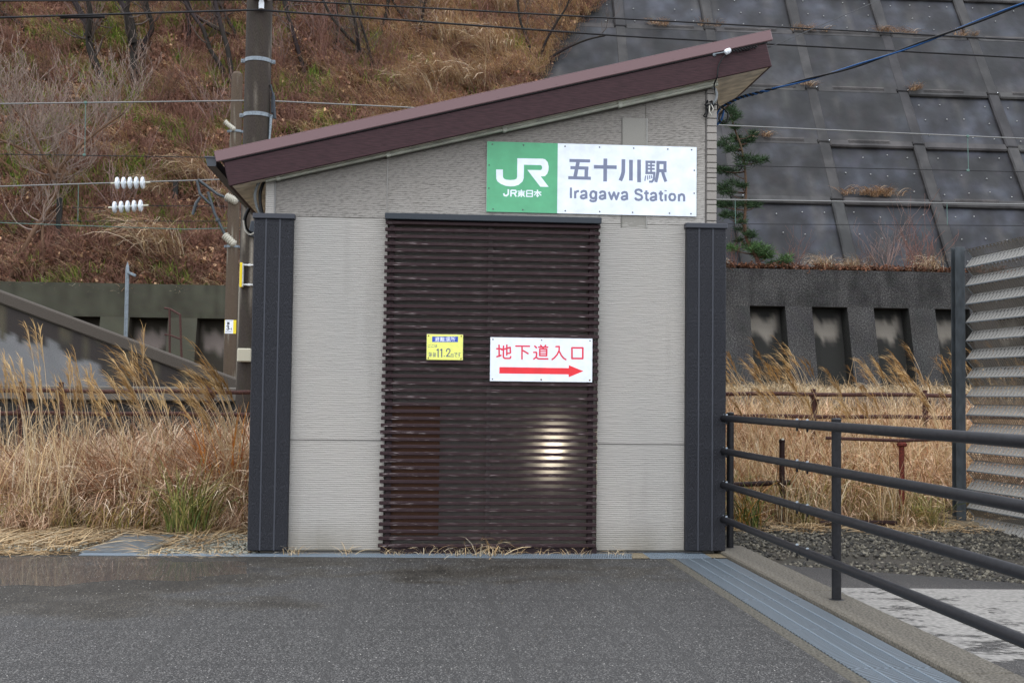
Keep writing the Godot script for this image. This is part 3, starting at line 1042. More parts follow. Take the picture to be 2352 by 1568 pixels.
func make_roof() -> void:
	# everything follows the roof's slope, from the low left to the high right
	var a := atan(ROOF_K)
	var q := Basis(Vector3.BACK, a)
	var r := part("roof", roof_slab(), M.roof_metal, shelter)
	var along := func(x: float, up: float) -> Vector3: return Vector3(x, 3.310 + (x + 1.68) * ROOF_K + up, 0)
	var mid: Vector3 = along.call(0.665, 0.0)
	var ln := 4.66 / cos(a)
	var b := B.new()
	b.box(mid + q * Vector3(0.0, -0.17, 0.13), Vector3(ln - 0.05, 0.205, 0.03), 0.004, q)
	part("fascia_board", b, M.fascia, r)
	b = B.new()
	b.box(mid + q * Vector3(0, -0.0605, 0.148), Vector3(ln - 0.03, 0.012, 0.012), 0.002, q)
	part("drip_edge", b, M.black_edge, r)
	b = B.new()
	b.box(mid + q * Vector3(0, -0.012, 0.15), Vector3(ln + 0.07, 0.088, 0.03), 0.006, q)
	b.box(mid + q * Vector3(0, 0.0335, 0.146), Vector3(ln + 0.08, 0.006, 0.034), 0.002, q)
	part("verge_cap", b, M.roof_metal, r)
	for k in 9:
		b = B.new()
		b.box(mid + q * Vector3(-ln * 0.5 + 0.3 + 0.52 * k, -0.03, 0.1655), Vector3(0.007, 0.007, 0.003), 0.001, q)
		part("screw", b, M.roof_metal, r)
	# soffit boards left, right and under the front
	b = B.new()
	b.box(mid + q * Vector3(0, -0.262, -1.6), Vector3(ln - 0.06, 0.012, 3.42), 0.0, q)
	part("soffit", b, M.soffit, r)
	b = B.new()
	b.box(mid + q * Vector3(-ln * 0.5 + 0.03, -0.17, -1.62), Vector3(0.024, 0.2, 3.5), 0.003, q)
	part("barge_board", b, M.fascia, r)
	b = B.new()
	b.box(mid + q * Vector3(ln * 0.5 - 0.03, -0.17, -1.62), Vector3(0.024, 0.2, 3.5), 0.003, q)
	part("barge_board", b, M.fascia, r)
	# pale trim where the wall meets the soffit, in lengths with sleeves
	var cuts := [-1.3, -1.19, -0.27, 0.72, 1.72, 2.58]
	for k in cuts.size() - 1:
		b = B.new()
		var l: float = (cuts[k + 1] - cuts[k]) / cos(a)
		var m: float = (cuts[k] + cuts[k + 1]) * 0.5
		var p := Vector3(m, eave_y(m) - 0.012, 0.05)
		b.box(p + q * Vector3(0, 0.007, 0), Vector3(l, 0.03, 0.05), 0.006, q)
		b.box(p + q * Vector3(0, -0.019, 0.008), Vector3(l, 0.02, 0.05), 0.008, q)
		if k > 0: b.box(p + q * Vector3(-l * 0.5, -0.004, 0.006), Vector3(0.035, 0.056, 0.06), 0.004, q)
		part("eave_trim", b, M.eave_trim, r)
	# gutter along the low left eave
	b = B.new()
	var prof := [Vector2(-0.055, 0.035), Vector2(-0.042, -0.035), Vector2(0.03, -0.035), Vector2(0.035, 0.035)]
	for k in 3:
		var p0: Vector2 = prof[k]
		var p1: Vector2 = prof[k + 1]
		var n := Vector3(p0.y - p1.y, p1.x - p0.x, 0)
		var o := Vector3(-1.725, 3.258, 0)
		b.poly([o + Vector3(p0.x, p0.y, 0.12), o + Vector3(p1.x, p1.y, 0.12), o + Vector3(p1.x, p1.y, -3.3), o + Vector3(p0.x, p0.y, -3.3)], -n)
	b.poly([Vector3(-1.78, 3.293, 0.12), Vector3(-1.767, 3.223, 0.12), Vector3(-1.695, 3.223, 0.12), Vector3(-1.69, 3.293, 0.12)], Vector3.BACK)
	b.box(Vector3(-1.733, 3.297, 0.118), Vector3(0.115, 0.014, 0.02), 0.003)
	b.box(Vector3(-1.775, 3.297, -1.6), Vector3(0.014, 0.014, 3.4), 0.003)
	part("gutter", b, M.gutter, r)

func roof_slab() -> B:
	var a := atan(ROOF_K)
	var q := Basis(Vector3.BACK, a)
	var mid := Vector3(0.665, 3.310 + 2.345 * ROOF_K, 0)
	var ln := 4.66 / cos(a)
	var b := B.new()
	b.box(mid + q * Vector3(0, 0.01, -1.62), Vector3(ln + 0.04, 0.05, 3.5), 0.004, q)
	for k in 12: b.box(mid + q * Vector3(-ln * 0.5 + 0.2 + 0.4 * k, 0.04, -1.64), Vector3(0.03, 0.03, 3.4), 0.004, q)
	return b

# ---------------------------------------------------------------- signs
func board_mesh(w: float, h: float, d: float) -> B:
	# the printed face first, with its own map, then the edges
	var b := B.new()
	b.box(Vector3.ZERO, Vector3(w, h, d), 0.0012)
	return b

func sign_board(t: Node3D, w: float, h: float, img: Image, rough: float) -> void:
	var m := StandardMaterial3D.new()
	m.albedo_texture = ImageTexture.create_from_image(img)
	m.roughness = rough
	part("board", board_mesh(w, h, 0.004), M.sign_back, t)
	var b := B.new()
	var i := b.vert(Vector3(-w * 0.5 + 0.001, h * 0.5 - 0.001, 0.0035), Vector3.BACK, Vector2(0, 0))
	b.vert(Vector3(w * 0.5 - 0.001, h * 0.5 - 0.001, 0.0035), Vector3.BACK, Vector2(1, 0))
	b.vert(Vector3(w * 0.5 - 0.001, -h * 0.5 + 0.001, 0.0035), Vector3.BACK, Vector2(1, 1))
	b.vert(Vector3(-w * 0.5 + 0.001, -h * 0.5 + 0.001, 0.0035), Vector3.BACK, Vector2(0, 1))
	b.quad_i(i, i + 1, i + 2, i + 3)
	part("printed_face", b, m, t)

func screws(t: Node3D, at: Array, m: Material, r := 0.008) -> void:
	for p in at:
		var b := B.new()
		b.lathe(Vector3(p[0], p[1], 0.0035), PackedVector2Array([Vector2(r, 0.0), Vector2(r * 0.8, 0.0035), Vector2(0.0, 0.0045)]), 8, Basis(Vector3.RIGHT, PI / 2))
		part("screw", b, m, t)

func make_signs() -> void:
	var W := 1000
	var H := 333
	var ink := Ink.new(W, H, rgb(232, 239, 247))
	for y in H:
		for x in 334: ink.img.set_pixel(x, y, rgb(78, 164, 116).lerp(rgb(90, 172, 126), y / 333.0))
	# positions were read off a view in which the board leans a little
	var from_logo := func(x: float, y: float) -> Vector2:
		var u := (1390.0 + x / 6.27 - 1414.0 + (390.0 + y / 6.27 - 411.0) * 0.008) / 610.0
		return Vector2(u * W, (390.0 + y / 6.27 - 411.0 - 17.0 * u) / (204.5 - 4.0 * u) * H)
	var from_name := func(x: float, y: float) -> Vector2:
		var u := (1630.0 + x / 5.737 - 1414.0 + (430.0 + y / 5.737 - 411.0) * 0.008) / 610.0
		return Vector2(u * W, (430.0 + y / 5.737 - 411.0 - 17.0 * u) / (204.5 - 4.0 * u) * H)
	ink.shape("313,645 436,645 436,775 450,810 490,830 565,838 640,832 680,815 692,780 695,440 1150,448 1200,460 1245,510 1262,590 1258,660 1235,725 1195,765 1120,772 1264,962 1112,960 876,652 1115,656 1138,640 1144,610 1136,578 1115,565 815,560 812,800 790,865 720,925 640,950 570,955 490,945 400,910 335,860 315,810", from_logo)
	ink.strokes("30:535,1005 533,1095 500,1125 465,1120 450,1080|26:580,1140 583,1020;583,1024 665,1027 677,1050 665,1076 583,1078;640,1078 676,1140|18:700,1042 838,1046;722,1066 815,1068 815,1108 722,1106 722,1066;722,1086 815,1088;755,1110 703,1138;785,1110 838,1140|20:770,1010 768,1148|22:865,1028 970,1031 968,1138 865,1136 865,1028;865,1082 968,1084|20:995,1056 1130,1060;1050,1064 1000,1116;1072,1064 1128,1118;1036,1119 1088,1121|24:1061,1015 1060,1150", from_logo, W / 610.0 / 6.27, false)
	ink.press(rgb(232, 239, 247))
	ink.strokes("52:123,210 468,218;140,330 440,337;104,497 480,507|60:268,225 213,500;408,325 402,500;530,315 912,322|62:722,178 718,560;1025,188 1022,400 1005,470 972,545;1152,200 1150,545;1288,197 1287,572|42:1417,212 1415,435;1395,232 1560,236;1393,416 1560,419|30:1395,291 1550,294;1395,347 1550,350;1490,212 1490,430|36:1545,402 1535,520 1505,562 1455,562|19:1398,460 1385,550;1430,460 1433,530;1462,458 1470,520;1492,455 1502,508|52:1580,242 1750,246;1607,217 1603,400 1590,480 1568,570;1724,220 1722,400;1605,378 1750,381;1680,380 1700,460 1738,562", from_name, W / 610.0 / 5.737, false)
	ink.strokes("37:148,662 148,838;219,716 219,842;219,764 230,738 254,722 284,720;AA;568,724 568,850 558,880 520,890 484,884 464,862;568,784 556,738 522,722 488,736 472,785 487,830 520,844 555,830 568,784;780,732 824,852 866,742 906,856 948,738;1334,738 1320,706 1280,693 1240,702 1226,727 1237,757 1282,774 1326,792 1338,826 1320,856 1280,867 1238,858 1220,828;1409,708 1409,845 1420,866 1450,868;1372,752 1450,754;1651,714 1651,852 1662,872 1690,874;1616,759 1690,761;1733,772 1733,882;1733,704 1733,722;1845,764 1880,776 1895,818 1880,862 1845,874 1810,862 1795,818 1810,776 1845,764;1958,768 1958,888;1958,818 1970,786 2004,770 2036,784 2045,816 2045,890".replace("AA", letter_a(0, 0) + ";" + letter_a(313, 8) + ";" + letter_a(680, 18) + ";" + letter_a(1166, 31)), from_name, W / 610.0 / 5.737, false)
	ink.press(rgb(114, 122, 146))
	weather(ink.img, 0.03)
	var t := thing("station_sign", "wide green and white station name sign high on the shelter wall", "sign", Vector3(1.492, 3.2135, 0.014))
	sign_board(t, 1.831, 0.609, ink.img, 0.35)
	var spots := []
	for x in [-0.87, -0.6, -0.24, 0.06, 0.36, 0.66, 0.87]:
		spots.append([x, 0.28]); spots.append([x + rr(-0.02, 0.02), -0.28])
	for y in [0.1, -0.1]:
		spots.append([-0.895, y]); spots.append([0.895, y])
	screws(t, spots, M.screw, 0.007)
	# underpass sign
	W = 720
	H = 304
	ink = Ink.new(W, H, rgb(234, 240, 247))
	var from_way := func(x: float, y: float) -> Vector2:
		var u := (1410.0 + x / 7.35 - 1423.0 + (970.0 + y / 7.35 - 980.5) * 0.01) / 295.0
		return Vector2(u * W, (970.0 + y / 7.35 - 980.5 - 5.2 * u) / 126.0 * H)
	ink.shape("285,708 1758,738 1758,675 2068,805 1755,932 1755,872 283,845", from_way)
	ink.press(rgb(232, 44, 52))
	ink.strokes("33:228,320 335,326;277,245 280,480;232,490 318,462;372,265 368,490 380,515 400,525 495,528 518,515 525,490;335,344 512,293 518,405 505,418 462,418;442,245 440,455;632,265 920,270;763,280 762,540;790,365 890,425;1034,268 1070,302;1012,400 1066,400 1073,415 1070,470 1060,505 1012,542;1065,500 1090,528 1115,538 1310,540;1160,252 1185,285;1265,252 1245,285;1118,290 1308,292;1215,300 1205,330;1140,330 1288,335 1286,474 1138,470 1140,330;1485,280 1555,278 1552,360 1510,450 1450,518 1403,552;1560,390 1600,470 1650,530 1695,556|26:1140,378 1288,380;1140,426 1288,428|36:1825,306 2058,309 2055,536 1825,533 1825,306", from_way, W / 295.0 / 7.35)
	ink.press(rgb(222, 46, 72))
	weather(ink.img, 0.02)
	t = thing("underpass_sign", "white sign with red writing and a red arrow on the slats", "sign", Vector3(1.0575, 1.645, 0.082))
	sign_board(t, 0.874, 0.372, ink.img, 0.35)
	screws(t, [[-0.415, 0.168], [0.0, 0.168], [0.415, 0.168], [-0.415, -0.168]], M.screw, 0.006)
	screws(t, [[0.0, -0.168], [0.415, -0.168]], M.rust_screw, 0.008)
	# yellow refuge sign
	W = 520
	H = 366
	ink = Ink.new(W, H, rgb(236, 238, 120))
	var from_ref := func(x: float, y: float) -> Vector2:
		var u := (x - 240.0 + (y - 190.0) * 0.012) / 1645.0
		return Vector2(u * W, (y - 185.0 - 40.0 * u) / 1155.0 * H)
	ink.shape("480,295 1660,307 1652,560 478,545", from_ref)
	ink.press(rgb(44, 76, 176))
	ink.strokes("20:620,330 650,362;610,405 652,405 640,470 608,512;640,480 700,512 800,514;680,330 730,330 730,372 680,372;680,330 668,480;690,405 732,405 732,455 690,455 690,405;772,322 772,345;745,350 802,350;755,365 762,388;790,365 782,388;742,402 804,402;748,438 800,438;771,402 771,492;850,350 932,350;870,330 870,372;910,330 910,372;860,385 922,385 922,417 860,417 860,385;890,370 890,490;850,442 932,442;845,467 937,467;885,470 848,515;895,470 932,515;965,325 943,400;955,372 955,517;955,375 1047,375;955,421 1042,421;955,466 1042,466;955,511 1050,511;1000,332 1000,511;1090,385 1152,385;1120,330 1120,490;1085,507 1155,482;1180,330 1266,330 1266,392 1180,392 1180,330;1180,361 1266,361;1160,421 1287,421;1190,425 1158,482;1185,450 1277,450 1271,517 1245,517;1215,455 1173,517;1245,455 1203,517;1320,336 1417,336;1340,365 1412,365 1412,432 1340,432;1340,365 1335,470 1313,522;1527,330 1440,350 1440,440 1418,522;1440,402 1537,402;1490,402 1490,526", from_ref, W / 1645.0)
	ink.press(rgb(240, 244, 250))
	ink.strokes("15:310,687 402,682;293,740 308,772 402,770;455,687 545,682;438,740 453,772 547,770;600,670 600,782;630,702 707,702;672,665 668,762 642,777 633,757 660,745 707,777|16:330,1020 347,1042;318,1080 340,1097;313,1222 347,1150;378,1010 348,1060;370,1036 462,1036;375,1076 447,1076 437,1202 363,1202 375,1076;348,1137 467,1137;406,1080 400,1196;505,1066 562,1060;535,1010 535,1215 510,1215;503,1152 562,1130;570,1066 647,1060;606,1010 600,1080 563,1222;606,1096 642,1096 610,1172 568,1222;600,1112 642,1222|46:696,915 752,868 750,1220;862,915 917,868 915,1220;1030,1188 1032,1190|42:1125,975 1142,895 1210,855 1282,890 1292,970 1240,1060 1130,1200 1300,1206|17:1345,1090 1345,1247;1345,1112 1390,1097 1398,1247;1398,1112 1440,1097 1448,1247;1480,1062 1612,1052 1547,1100 1520,1160 1545,1217 1592,1227;1578,1110 1596,1134;1604,1096 1620,1120;1650,1072 1787,1067;1716,1035 1718,1150 1692,1167 1678,1137 1712,1120 1736,1160 1720,1212 1688,1242", from_ref, W / 1645.0)
	ink.press(rgb(48, 62, 116))
	weather(ink.img, 0.02)
	t = thing("refuge_sign", "small yellow sign with a blue headline on the slats", "sign", Vector3(0.236, 1.741, 0.082))
	sign_board(t, 0.307, 0.217, ink.img, 0.4)
	screws(t, [[-0.138, 0.095], [0.138, 0.095], [-0.138, -0.095], [0.138, -0.095]], M.rust_screw, 0.006)

# one letter «a» of the name, moved to its place
func letter_a(dx: float, dy: float) -> String:
	var out := ""
	for one in ["316,752 330,728 362,717 394,725 405,752 405,846", "405,780 362,786 326,796 314,816 326,838 356,844 388,832 405,806"]:
		for xy in one.split(" "):
			var q: PackedStringArray = xy.split(",")
			out += "%.1f,%.1f " % [float(q[0]) + dx, float(q[1]) + dy]
		out = out.strip_edges() + ";"
	return out.trim_suffix(";")

func weather(img: Image, amount: float) -> void:
	var f := noise(FastNoiseLite.TYPE_SIMPLEX_SMOOTH, 0.012, 4, 61)
	for y in img.get_height():
		for x in img.get_width():
			var c := img.get_pixel(x, y)
			var k := 1.0 + amount * f.get_noise_2d(x, y) * 2.0
			img.set_pixel(x, y, Color(c.r * k, c.g * k, c.b * k))

# ---------------------------------------------------------------- railing by the kerb
func make_railing() -> void:
	var t := thing("handrail", "dark grey pipe railing with four rails along the concrete kerb", "railing", Vector3(2.765, 0, 0))
	for z in [-0.18, 2.49, 5.15]:
		var b := B.new()
		b.lathe(Vector3(0, 0.0, z), PackedVector2Array([Vector2(0.0, 0.0), Vector2(0.031, 0.0), Vector2(0.031, 1.195), Vector2(0.0335, 1.197), Vector2(0.0335, 1.208), Vector2(0.022, 1.214), Vector2(0.0, 1.215)]), 20)
		b.lathe(Vector3(0, 0.029, z), PackedVector2Array([Vector2(0.05, 0.001), Vector2(0.046, 0.003), Vector2(0.031, 0.004)]), 16)
		part("post", b, M.rail_dark, t)
	for y in [1.164, 0.882, 0.594, 0.302]:
		var b := B.new()
		var x := -0.125
		b.tube(PackedVector3Array([Vector3(x, y, 0.03), Vector3(x, y, 2.18)]), PackedFloat32Array([0.0275]), 16)
		b.tube(PackedVector3Array([Vector3(x, y, 2.1), Vector3(x, y, 2.28)]), PackedFloat32Array([0.0295]), 16)
		b.tube(PackedVector3Array([Vector3(x, y, 2.2), Vector3(x, y, 5.4)]), PackedFloat32Array([0.0305]), 16)
		for z in [2.195, 2.2]: b.lathe(Vector3(x, y, z), PackedVector2Array([Vector2(0.0315, -0.004), Vector2(0.0325, 0.0), Vector2(0.0315, 0.004)]), 16, Basis(Vector3.RIGHT, PI / 2))
		# end cap by the corner post
		b.lathe(Vector3(x, y, 0.045), PackedVector2Array([Vector2(0.031, -0.05), Vector2(0.031, 0.0), Vector2(0.024, 0.012), Vector2(0.0, 0.014)]), 14, Basis(Vector3.RIGHT, -PI / 2))
		var rail := part("rail", b, M.rail_dark, t)
		for z in [-0.18, 2.49, 5.15]:
			b = B.new()
			b.rod(Vector3(-0.028, y, z + 0.01), Vector3(x + 0.02, y, z + 0.01), 0.014, 10)
			part("bracket", b, M.rail_dark, rail)
		for z in [0.06, 0.17, 2.06, 2.28]:
			b = B.new()
			b.lathe(Vector3(x, y + 0.027, z), PackedVector2Array([Vector2(0.012, 0.0), Vector2(0.011, 0.006), Vector2(0.006, 0.011), Vector2(0.0, 0.012)]), 10)
			part("bolt_head", b, M.bolt, rail)
			b = B.new()
			b.lathe(Vector3(x, y - 0.05, z), PackedVector2Array([Vector2(0.0, 0.0), Vector2(0.007, 0.001), Vector2(0.0085, 0.012), Vector2(0.009, 0.026)]), 8)
			part("nut", b, M.rail_dark, rail)

# ---------------------------------------------------------------- perforated louvre fence
func make_louver_fence() -> void:
	var t := thing("louvre_fence", "tall fence of perforated metal louvres on a grey steel post at the right", "fence", Vector3(5.905, 0, -2.445))
	var b := B.new()
	# H-section post
	b.box(Vector3(0, 1.5, 0.05), Vector3(0.11, 3.03, 0.009), 0.002)
	b.box(Vector3(0, 1.5, -0.05), Vector3(0.11, 3.03, 0.009), 0.002)
	b.box(Vector3(0, 1.5, 0), Vector3(0.008, 3.028, 0.091), 0.0)
	part("post", b, M.dark_galvanised, t)
	b = B.new()
	b.box(Vector3(0.02, -0.02, 0.02), Vector3(0.62, 0.12, 0.5), 0.03, Basis(), lin(128, 118, 100))
	part("footing", b, M.kerb, t)
	# the panels run towards the viewer, a little to the right
	var dir := Vector3(0.065, 0, 1.0).normalized()
	var out := Vector3(-dir.z, 0, dir.x)          # towards the road
	var pitch := 0.2005
	var ln := 6.0
	for k in 15:
		b = B.new()
		var y := 2.985 - k * pitch
		# one louvre: an edge strip, a face that leans in going down, a lip that leans out again
		var prof := [[0.0, 0.0, 0.0], [-0.08, -0.085, 0.5], [0.005, -0.192, 1.0]]
		var start := Vector3(0.06, y, 0.06)
		for s in 2:
			b = B.new()
			var p0: Array = prof[s]
			var p1: Array = prof[s + 1]
			var a: Vector3 = start + out * p0[0] + Vector3(0, p0[1], 0)
			var e: Vector3 = start + out * p1[0] + Vector3(0, p1[1], 0)
			var nr := (e - a).cross(dir).normalized()
			var rep := ln / 0.21
			var i := b.vert(a, nr, Vector2(0, 0))
			b.vert(a + dir * ln, nr, Vector2(rep, 0))
			b.vert(e + dir * ln, nr, Vector2(rep, 1.0))
			b.vert(e, nr, Vector2(0, 1.0))
			b.quad_i(i, i + 1, i + 2, i + 3)
			part("louvre", b, M["perforated%d" % s], t)
		var o := t.get_child(t.get_child_count() - 1)
		b = B.new()
		var lip := start + out * 0.005 + Vector3(0, -0.192, 0)
		b.box(lip + dir * ln * 0.5 + Vector3(0, -0.006, 0), Vector3(0.003, 0.012, ln), 0.0, Basis(Vector3.UP, atan2(dir.x, dir.z)))
		b.rod(start + out * 0.0, start + out * -0.08 + Vector3(0, -0.085, 0.0), 0.005, 6)
		part("edge", b, M.galvanised, o)

# ---------------------------------------------------------------- drains and covers
func grating(label: String, corners: Array, nx: int, nz: int) -> void:
	# corners: back left, back right, front right, front left
	var t := thing("drain_grating", label, "drain", (corners[0] + corners[2]) * 0.5)
	var o := t.position
	var b := B.new()
	var at := func(u: float, w: float) -> Vector3: return (corners[0] as Vector3).lerp(corners[1], u).lerp((corners[3] as Vector3).lerp(corners[2], u), w) - o
	for k in nx + 1:
		var a: Vector3 = at.call(float(k) / nx, 0.0)
		var e: Vector3 = at.call(float(k) / nx, 1.0)
		b.box((a + e) * 0.5 + Vector3(0, -0.002, 0), Vector3(0.007, 0.004, (e - a).length()), 0.0, Basis(Vector3.UP, atan2((e - a).x, (e - a).z)))
	part("bearing_bars", b, M.grate_steel, t).set_meta("kind", "stuff")
	b = B.new()
	for k in nz + 1:
		var a: Vector3 = at.call(0.0, float(k) / nz)
		var e: Vector3 = at.call(1.0, float(k) / nz)
		b.box((a + e) * 0.5 + Vector3(0, -0.001, 0), Vector3((e - a).length() + 0.006, 0.005, 0.02), 0.0, Basis(Vector3.UP, -atan2((e - a).z, (e - a).x)))
	part("cross_bars", b, M.grate_steel, t).set_meta("kind", "stuff")
	b = B.new()
	b.poly([at.call(0, 0) + Vector3(0, -0.028, 0), at.call(1, 0) + Vector3(0, -0.028, 0), at.call(1, 1) + Vector3(0, -0.028, 0), at.call(0, 1) + Vector3(0, -0.028, 0)], Vector3.UP)
	part("trough", b, M.trough, t)

func make_drains() -> void:
	var y := 0.004
	grating("long narrow steel drain grating along the foot of the shelter wall", [Vector3(-2.72, y, 0.03), Vector3(1.852, y, 0.06), Vector3(1.8, y, 0.322), Vector3(-2.72, y, 0.122)], 230, 3)
	grating("short square-mesh steel grating at the foot of the right corner post", [Vector3(1.96, y, -0.13), Vector3(2.477, y, -0.13), Vector3(2.478, y, 0.29), Vector3(1.957, y, 0.322)], 26, 7)
	# the pale plinth strip between wall and grating
	var b := B.new()
	b.box(Vector3(0.25, -0.02, 0.02), Vector3(3.2, 0.05, 0.06), 0.005, Basis(), lin(142, 138, 130))
	struct("wall_plinth", b, M.kerb)
	# tread covers along the kerb
	for k in 6:
		var z0 := 0.33 + 1.0 * k
		var t := thing("drain_cover", ["first", "second", "third", "fourth", "fifth", "sixth"][k] + " slip-proof steel drain cover along the kerb, counted from the shelter", "drain cover", Vector3(2.387, 0, z0 + 0.5), "steel drain covers along the kerb")
		b = B.new()
		b.box(Vector3(0, -0.012, 0), Vector3(0.428, 0.03, 0.994), 0.003)
		part("plate", b, M.tread_steel, t)
		for x in [-0.107, 0.0, 0.107]:
			b = B.new()
			b.box(Vector3(x, 0.004, 0), Vector3(0.009, 0.008, 0.99), 0.001)
			part("bar", b, M.tread_bar, t)
	# grey slab lying in the gravel at the left
	b = B.new()
	var cs := [Vector3(-2.746, 0.012, 0.02), Vector3(-2.256, 0.012, 0.02), Vector3(-2.2, 0.02, -1.17), Vector3(-2.66, 0.02, -1.17)]
	b.poly(cs, Vector3.UP)
	for k in 4:
		var a: Vector3 = cs[k]
		var e: Vector3 = cs[(k + 1) % 4]
		b.poly([a, e, e - Vector3(0, 0.07, 0), a - Vector3(0, 0.07, 0)], (a + e) * 0.5 - Vector3(-2.46, 0, -0.55))
	solo("drain_slab", b, M.plate)
	tag(get_node("drain_slab"), "flat grey metal plate in the gravel in front of the dry grass", "plate")
	b = B.new()
	b.box(Vector3(-2.2, -0.015, -0.4), Vector3(0.07, 0.06, 1.1), 0.008, Basis(Vector3.UP, -0.05), lin(130, 126, 116))
	struct("slab_edging", b, M.kerb)

# ---------------------------------------------------------------- rusty pipes
func pipe_fence(label: String, z: float, posts: Array, x0: float, x1: float, ys: Array, foot: float, r := 0.026) -> Node3D:
	var t := thing("pipe_fence", label, "fence", Vector3(0, 0, z))
	for y in ys:
		var b := B.new()
		var ps := PackedVector3Array()
		var n := int((x1 - x0) / 0.4) + 2
		for k in n: ps.append(Vector3(lerpf(x0, x1, float(k) / (n - 1)), y + 0.006 * sin(k * 1.7) + 0.004 * (x0 + k * 0.4), 0.003 * sin(k * 2.3)))
		b.tube(ps, PackedFloat32Array([r]), 10)
		part("rail", b, M.rust, t)
	for x in posts:
		var b := B.new()
		b.tube(PackedVector3Array([Vector3(x, foot, -0.055), Vector3(x + 0.01, ys[0] + 0.07, -0.055)]), PackedFloat32Array([r * 1.05]), 10)
		b.rod(Vector3(x + 0.06, ys[0] - 0.04, -0.05), Vector3(x + 0.015, ys[ys.size() - 1] - 0.02, -0.06), r * 0.9, 8)
		var p := part("post", b, M.rust, t)
		b = B.new()
		for y in ys: pass
		b.lathe(Vector3(x + 0.01, ys[0] + 0.07, -0.055), PackedVector2Array([Vector2(r * 1.2, 0), Vector2(r * 1.2, 0.015), Vector2(0, 0.022)]), 10)
		part("cap", b, M.rust, p)
		for y in ys:
			b = B.new()
			b.box(Vector3(x, y, -0.03), Vector3(0.05, 0.06, 0.11), 0.008)
			part("clamp", b, M.rust, p)
	return t

func make_rust_fences() -> void:
	pipe_fence("rusty two-rail pipe fence behind the reeds, left of the shelter", -4.3, [-6.6, -4.66, -4.2, -2.48], -9.0, -1.35, [1.352, 1.085], 0.0)
	pipe_fence("rusty two-rail pipe fence in the dry grass, right of the shelter", -4.3, [2.95, 4.92, 6.35, 7.8], 2.62, 10.0, [1.375, 1.1], 0.3)
	var t := thing("pipe_post", "short dark pipe post with a capped top, nearest the railing in the grass", "post", Vector3(3.89, 0, -2.3))
	var b := B.new()
	b.lathe(Vector3.ZERO, PackedVector2Array([Vector2(0.03, 0), Vector2(0.03, 0.87), Vector2(0.034, 0.875), Vector2(0.034, 0.9), Vector2(0.02, 0.91), Vector2(0, 0.91)]), 12)
	part("pipe", b, grain(mat("dark_rust", Color.WHITE, 0.7), M.rust.albedo_texture, Vector3.ONE * 2.5), t)
	M.dark_rust.albedo_color = rgb(150, 140, 140)
	b = B.new()
	b.lathe(Vector3(0, 0.9, 0.02), PackedVector2Array([Vector2(0.018, 0), Vector2(0.014, 0.012), Vector2(0, 0.016)]), 8)
	part("cap", b, M.porcelain_warm, t)
	t = thing("broken_pipe_fence", "rust-red pipe post carrying a broken top pipe by the louvre fence", "fence", Vector3(5.21, 0, -2.32))
	b = B.new()
	b.lathe(Vector3.ZERO, PackedVector2Array([Vector2(0.029, -0.05), Vector2(0.029, 0.86), Vector2(0.0, 0.87)]), 12)
	b.box(Vector3(0, 0.86, 0.01), Vector3(0.1, 0.05, 0.07), 0.015)
	part("post", b, grain(mat("bright_rust", Color.WHITE, 0.8), M.rust.albedo_texture, Vector3.ONE * 2.0), t)
	M.bright_rust.albedo_color = Color(1.3, 0.92, 0.84)
	b = B.new()
	b.tube(PackedVector3Array([Vector3(-0.8, 0.92, -0.1), Vector3(-0.4, 0.91, -0.05), Vector3(0.0, 0.9, 0.0), Vector3(0.62, 0.93, 0.0)]), PackedFloat32Array([0.019]), 10)
	part("rail", b, M.rust, t)
	b = B.new()
	b.tube(PackedVector3Array([Vector3(-1.85, 0.42, 0.0), Vector3(-1.2, 0.44, -0.1)]), PackedFloat32Array([0.028]), 10)
	part("rail", b, M.dark_rust, t)
	t = thing("fallen_pipe", "rusty pipe lying on the gravel under the railing", "pipe", Vector3(4.66, 0.035, -2.12))
	b = B.new()
	b.tube(PackedVector3Array([Vector3(-0.42, 0, 0), Vector3(0, 0.01, 0.0), Vector3(0.42, 0.0, -0.04)]), PackedFloat32Array([0.03]), 10)
	part("pipe", b, M.dark_rust, t)

# ---------------------------------------------------------------- poles
func pole_shape(h: float, r0: float, r1: float, tone: Color, stain: Color, sd: int) -> B:
	var b := B.new()
	var sides := 28
	b.sheet(sides, 80, func(i, j):
		var a: float = TAU * i / sides
		var v: float = j / 80.0
		var r := lerpf(r0, r1, v)
		if j == 80: r *= 0.93
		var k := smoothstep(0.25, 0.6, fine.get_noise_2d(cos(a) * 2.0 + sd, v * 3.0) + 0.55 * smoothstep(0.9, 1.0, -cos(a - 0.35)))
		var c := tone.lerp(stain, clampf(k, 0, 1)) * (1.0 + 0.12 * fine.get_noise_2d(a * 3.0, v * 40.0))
		return [Vector3(cos(a) * r, v * h, sin(a) * r), c])
	b.lathe(Vector3(0, h, 0), PackedVector2Array([Vector2(r1 * 0.93, 0.0), Vector2(r1 * 0.6, 0.05), Vector2(0, 0.07)]), 20, Basis(), tone)
	return b

func band(t: Node3D, y: float, r: float) -> void:
	var b := B.new()
	b.lathe(Vector3(0, y, 0), PackedVector2Array([Vector2(r, -0.025), Vector2(r + 0.006, -0.024), Vector2(r + 0.006, 0.024), Vector2(r, 0.025)]), 24)
	for s in [-1.0, 1.0]:
		b.box(Vector3(s * (r + 0.025), y, 0.0), Vector3(0.05, 0.05, 0.03), 0.004)
		b.rod(Vector3(s * (r + 0.032), y, -0.03), Vector3(s * (r + 0.032), y, 0.035), 0.008, 6)
	part("band", b, M.galvanised, t)

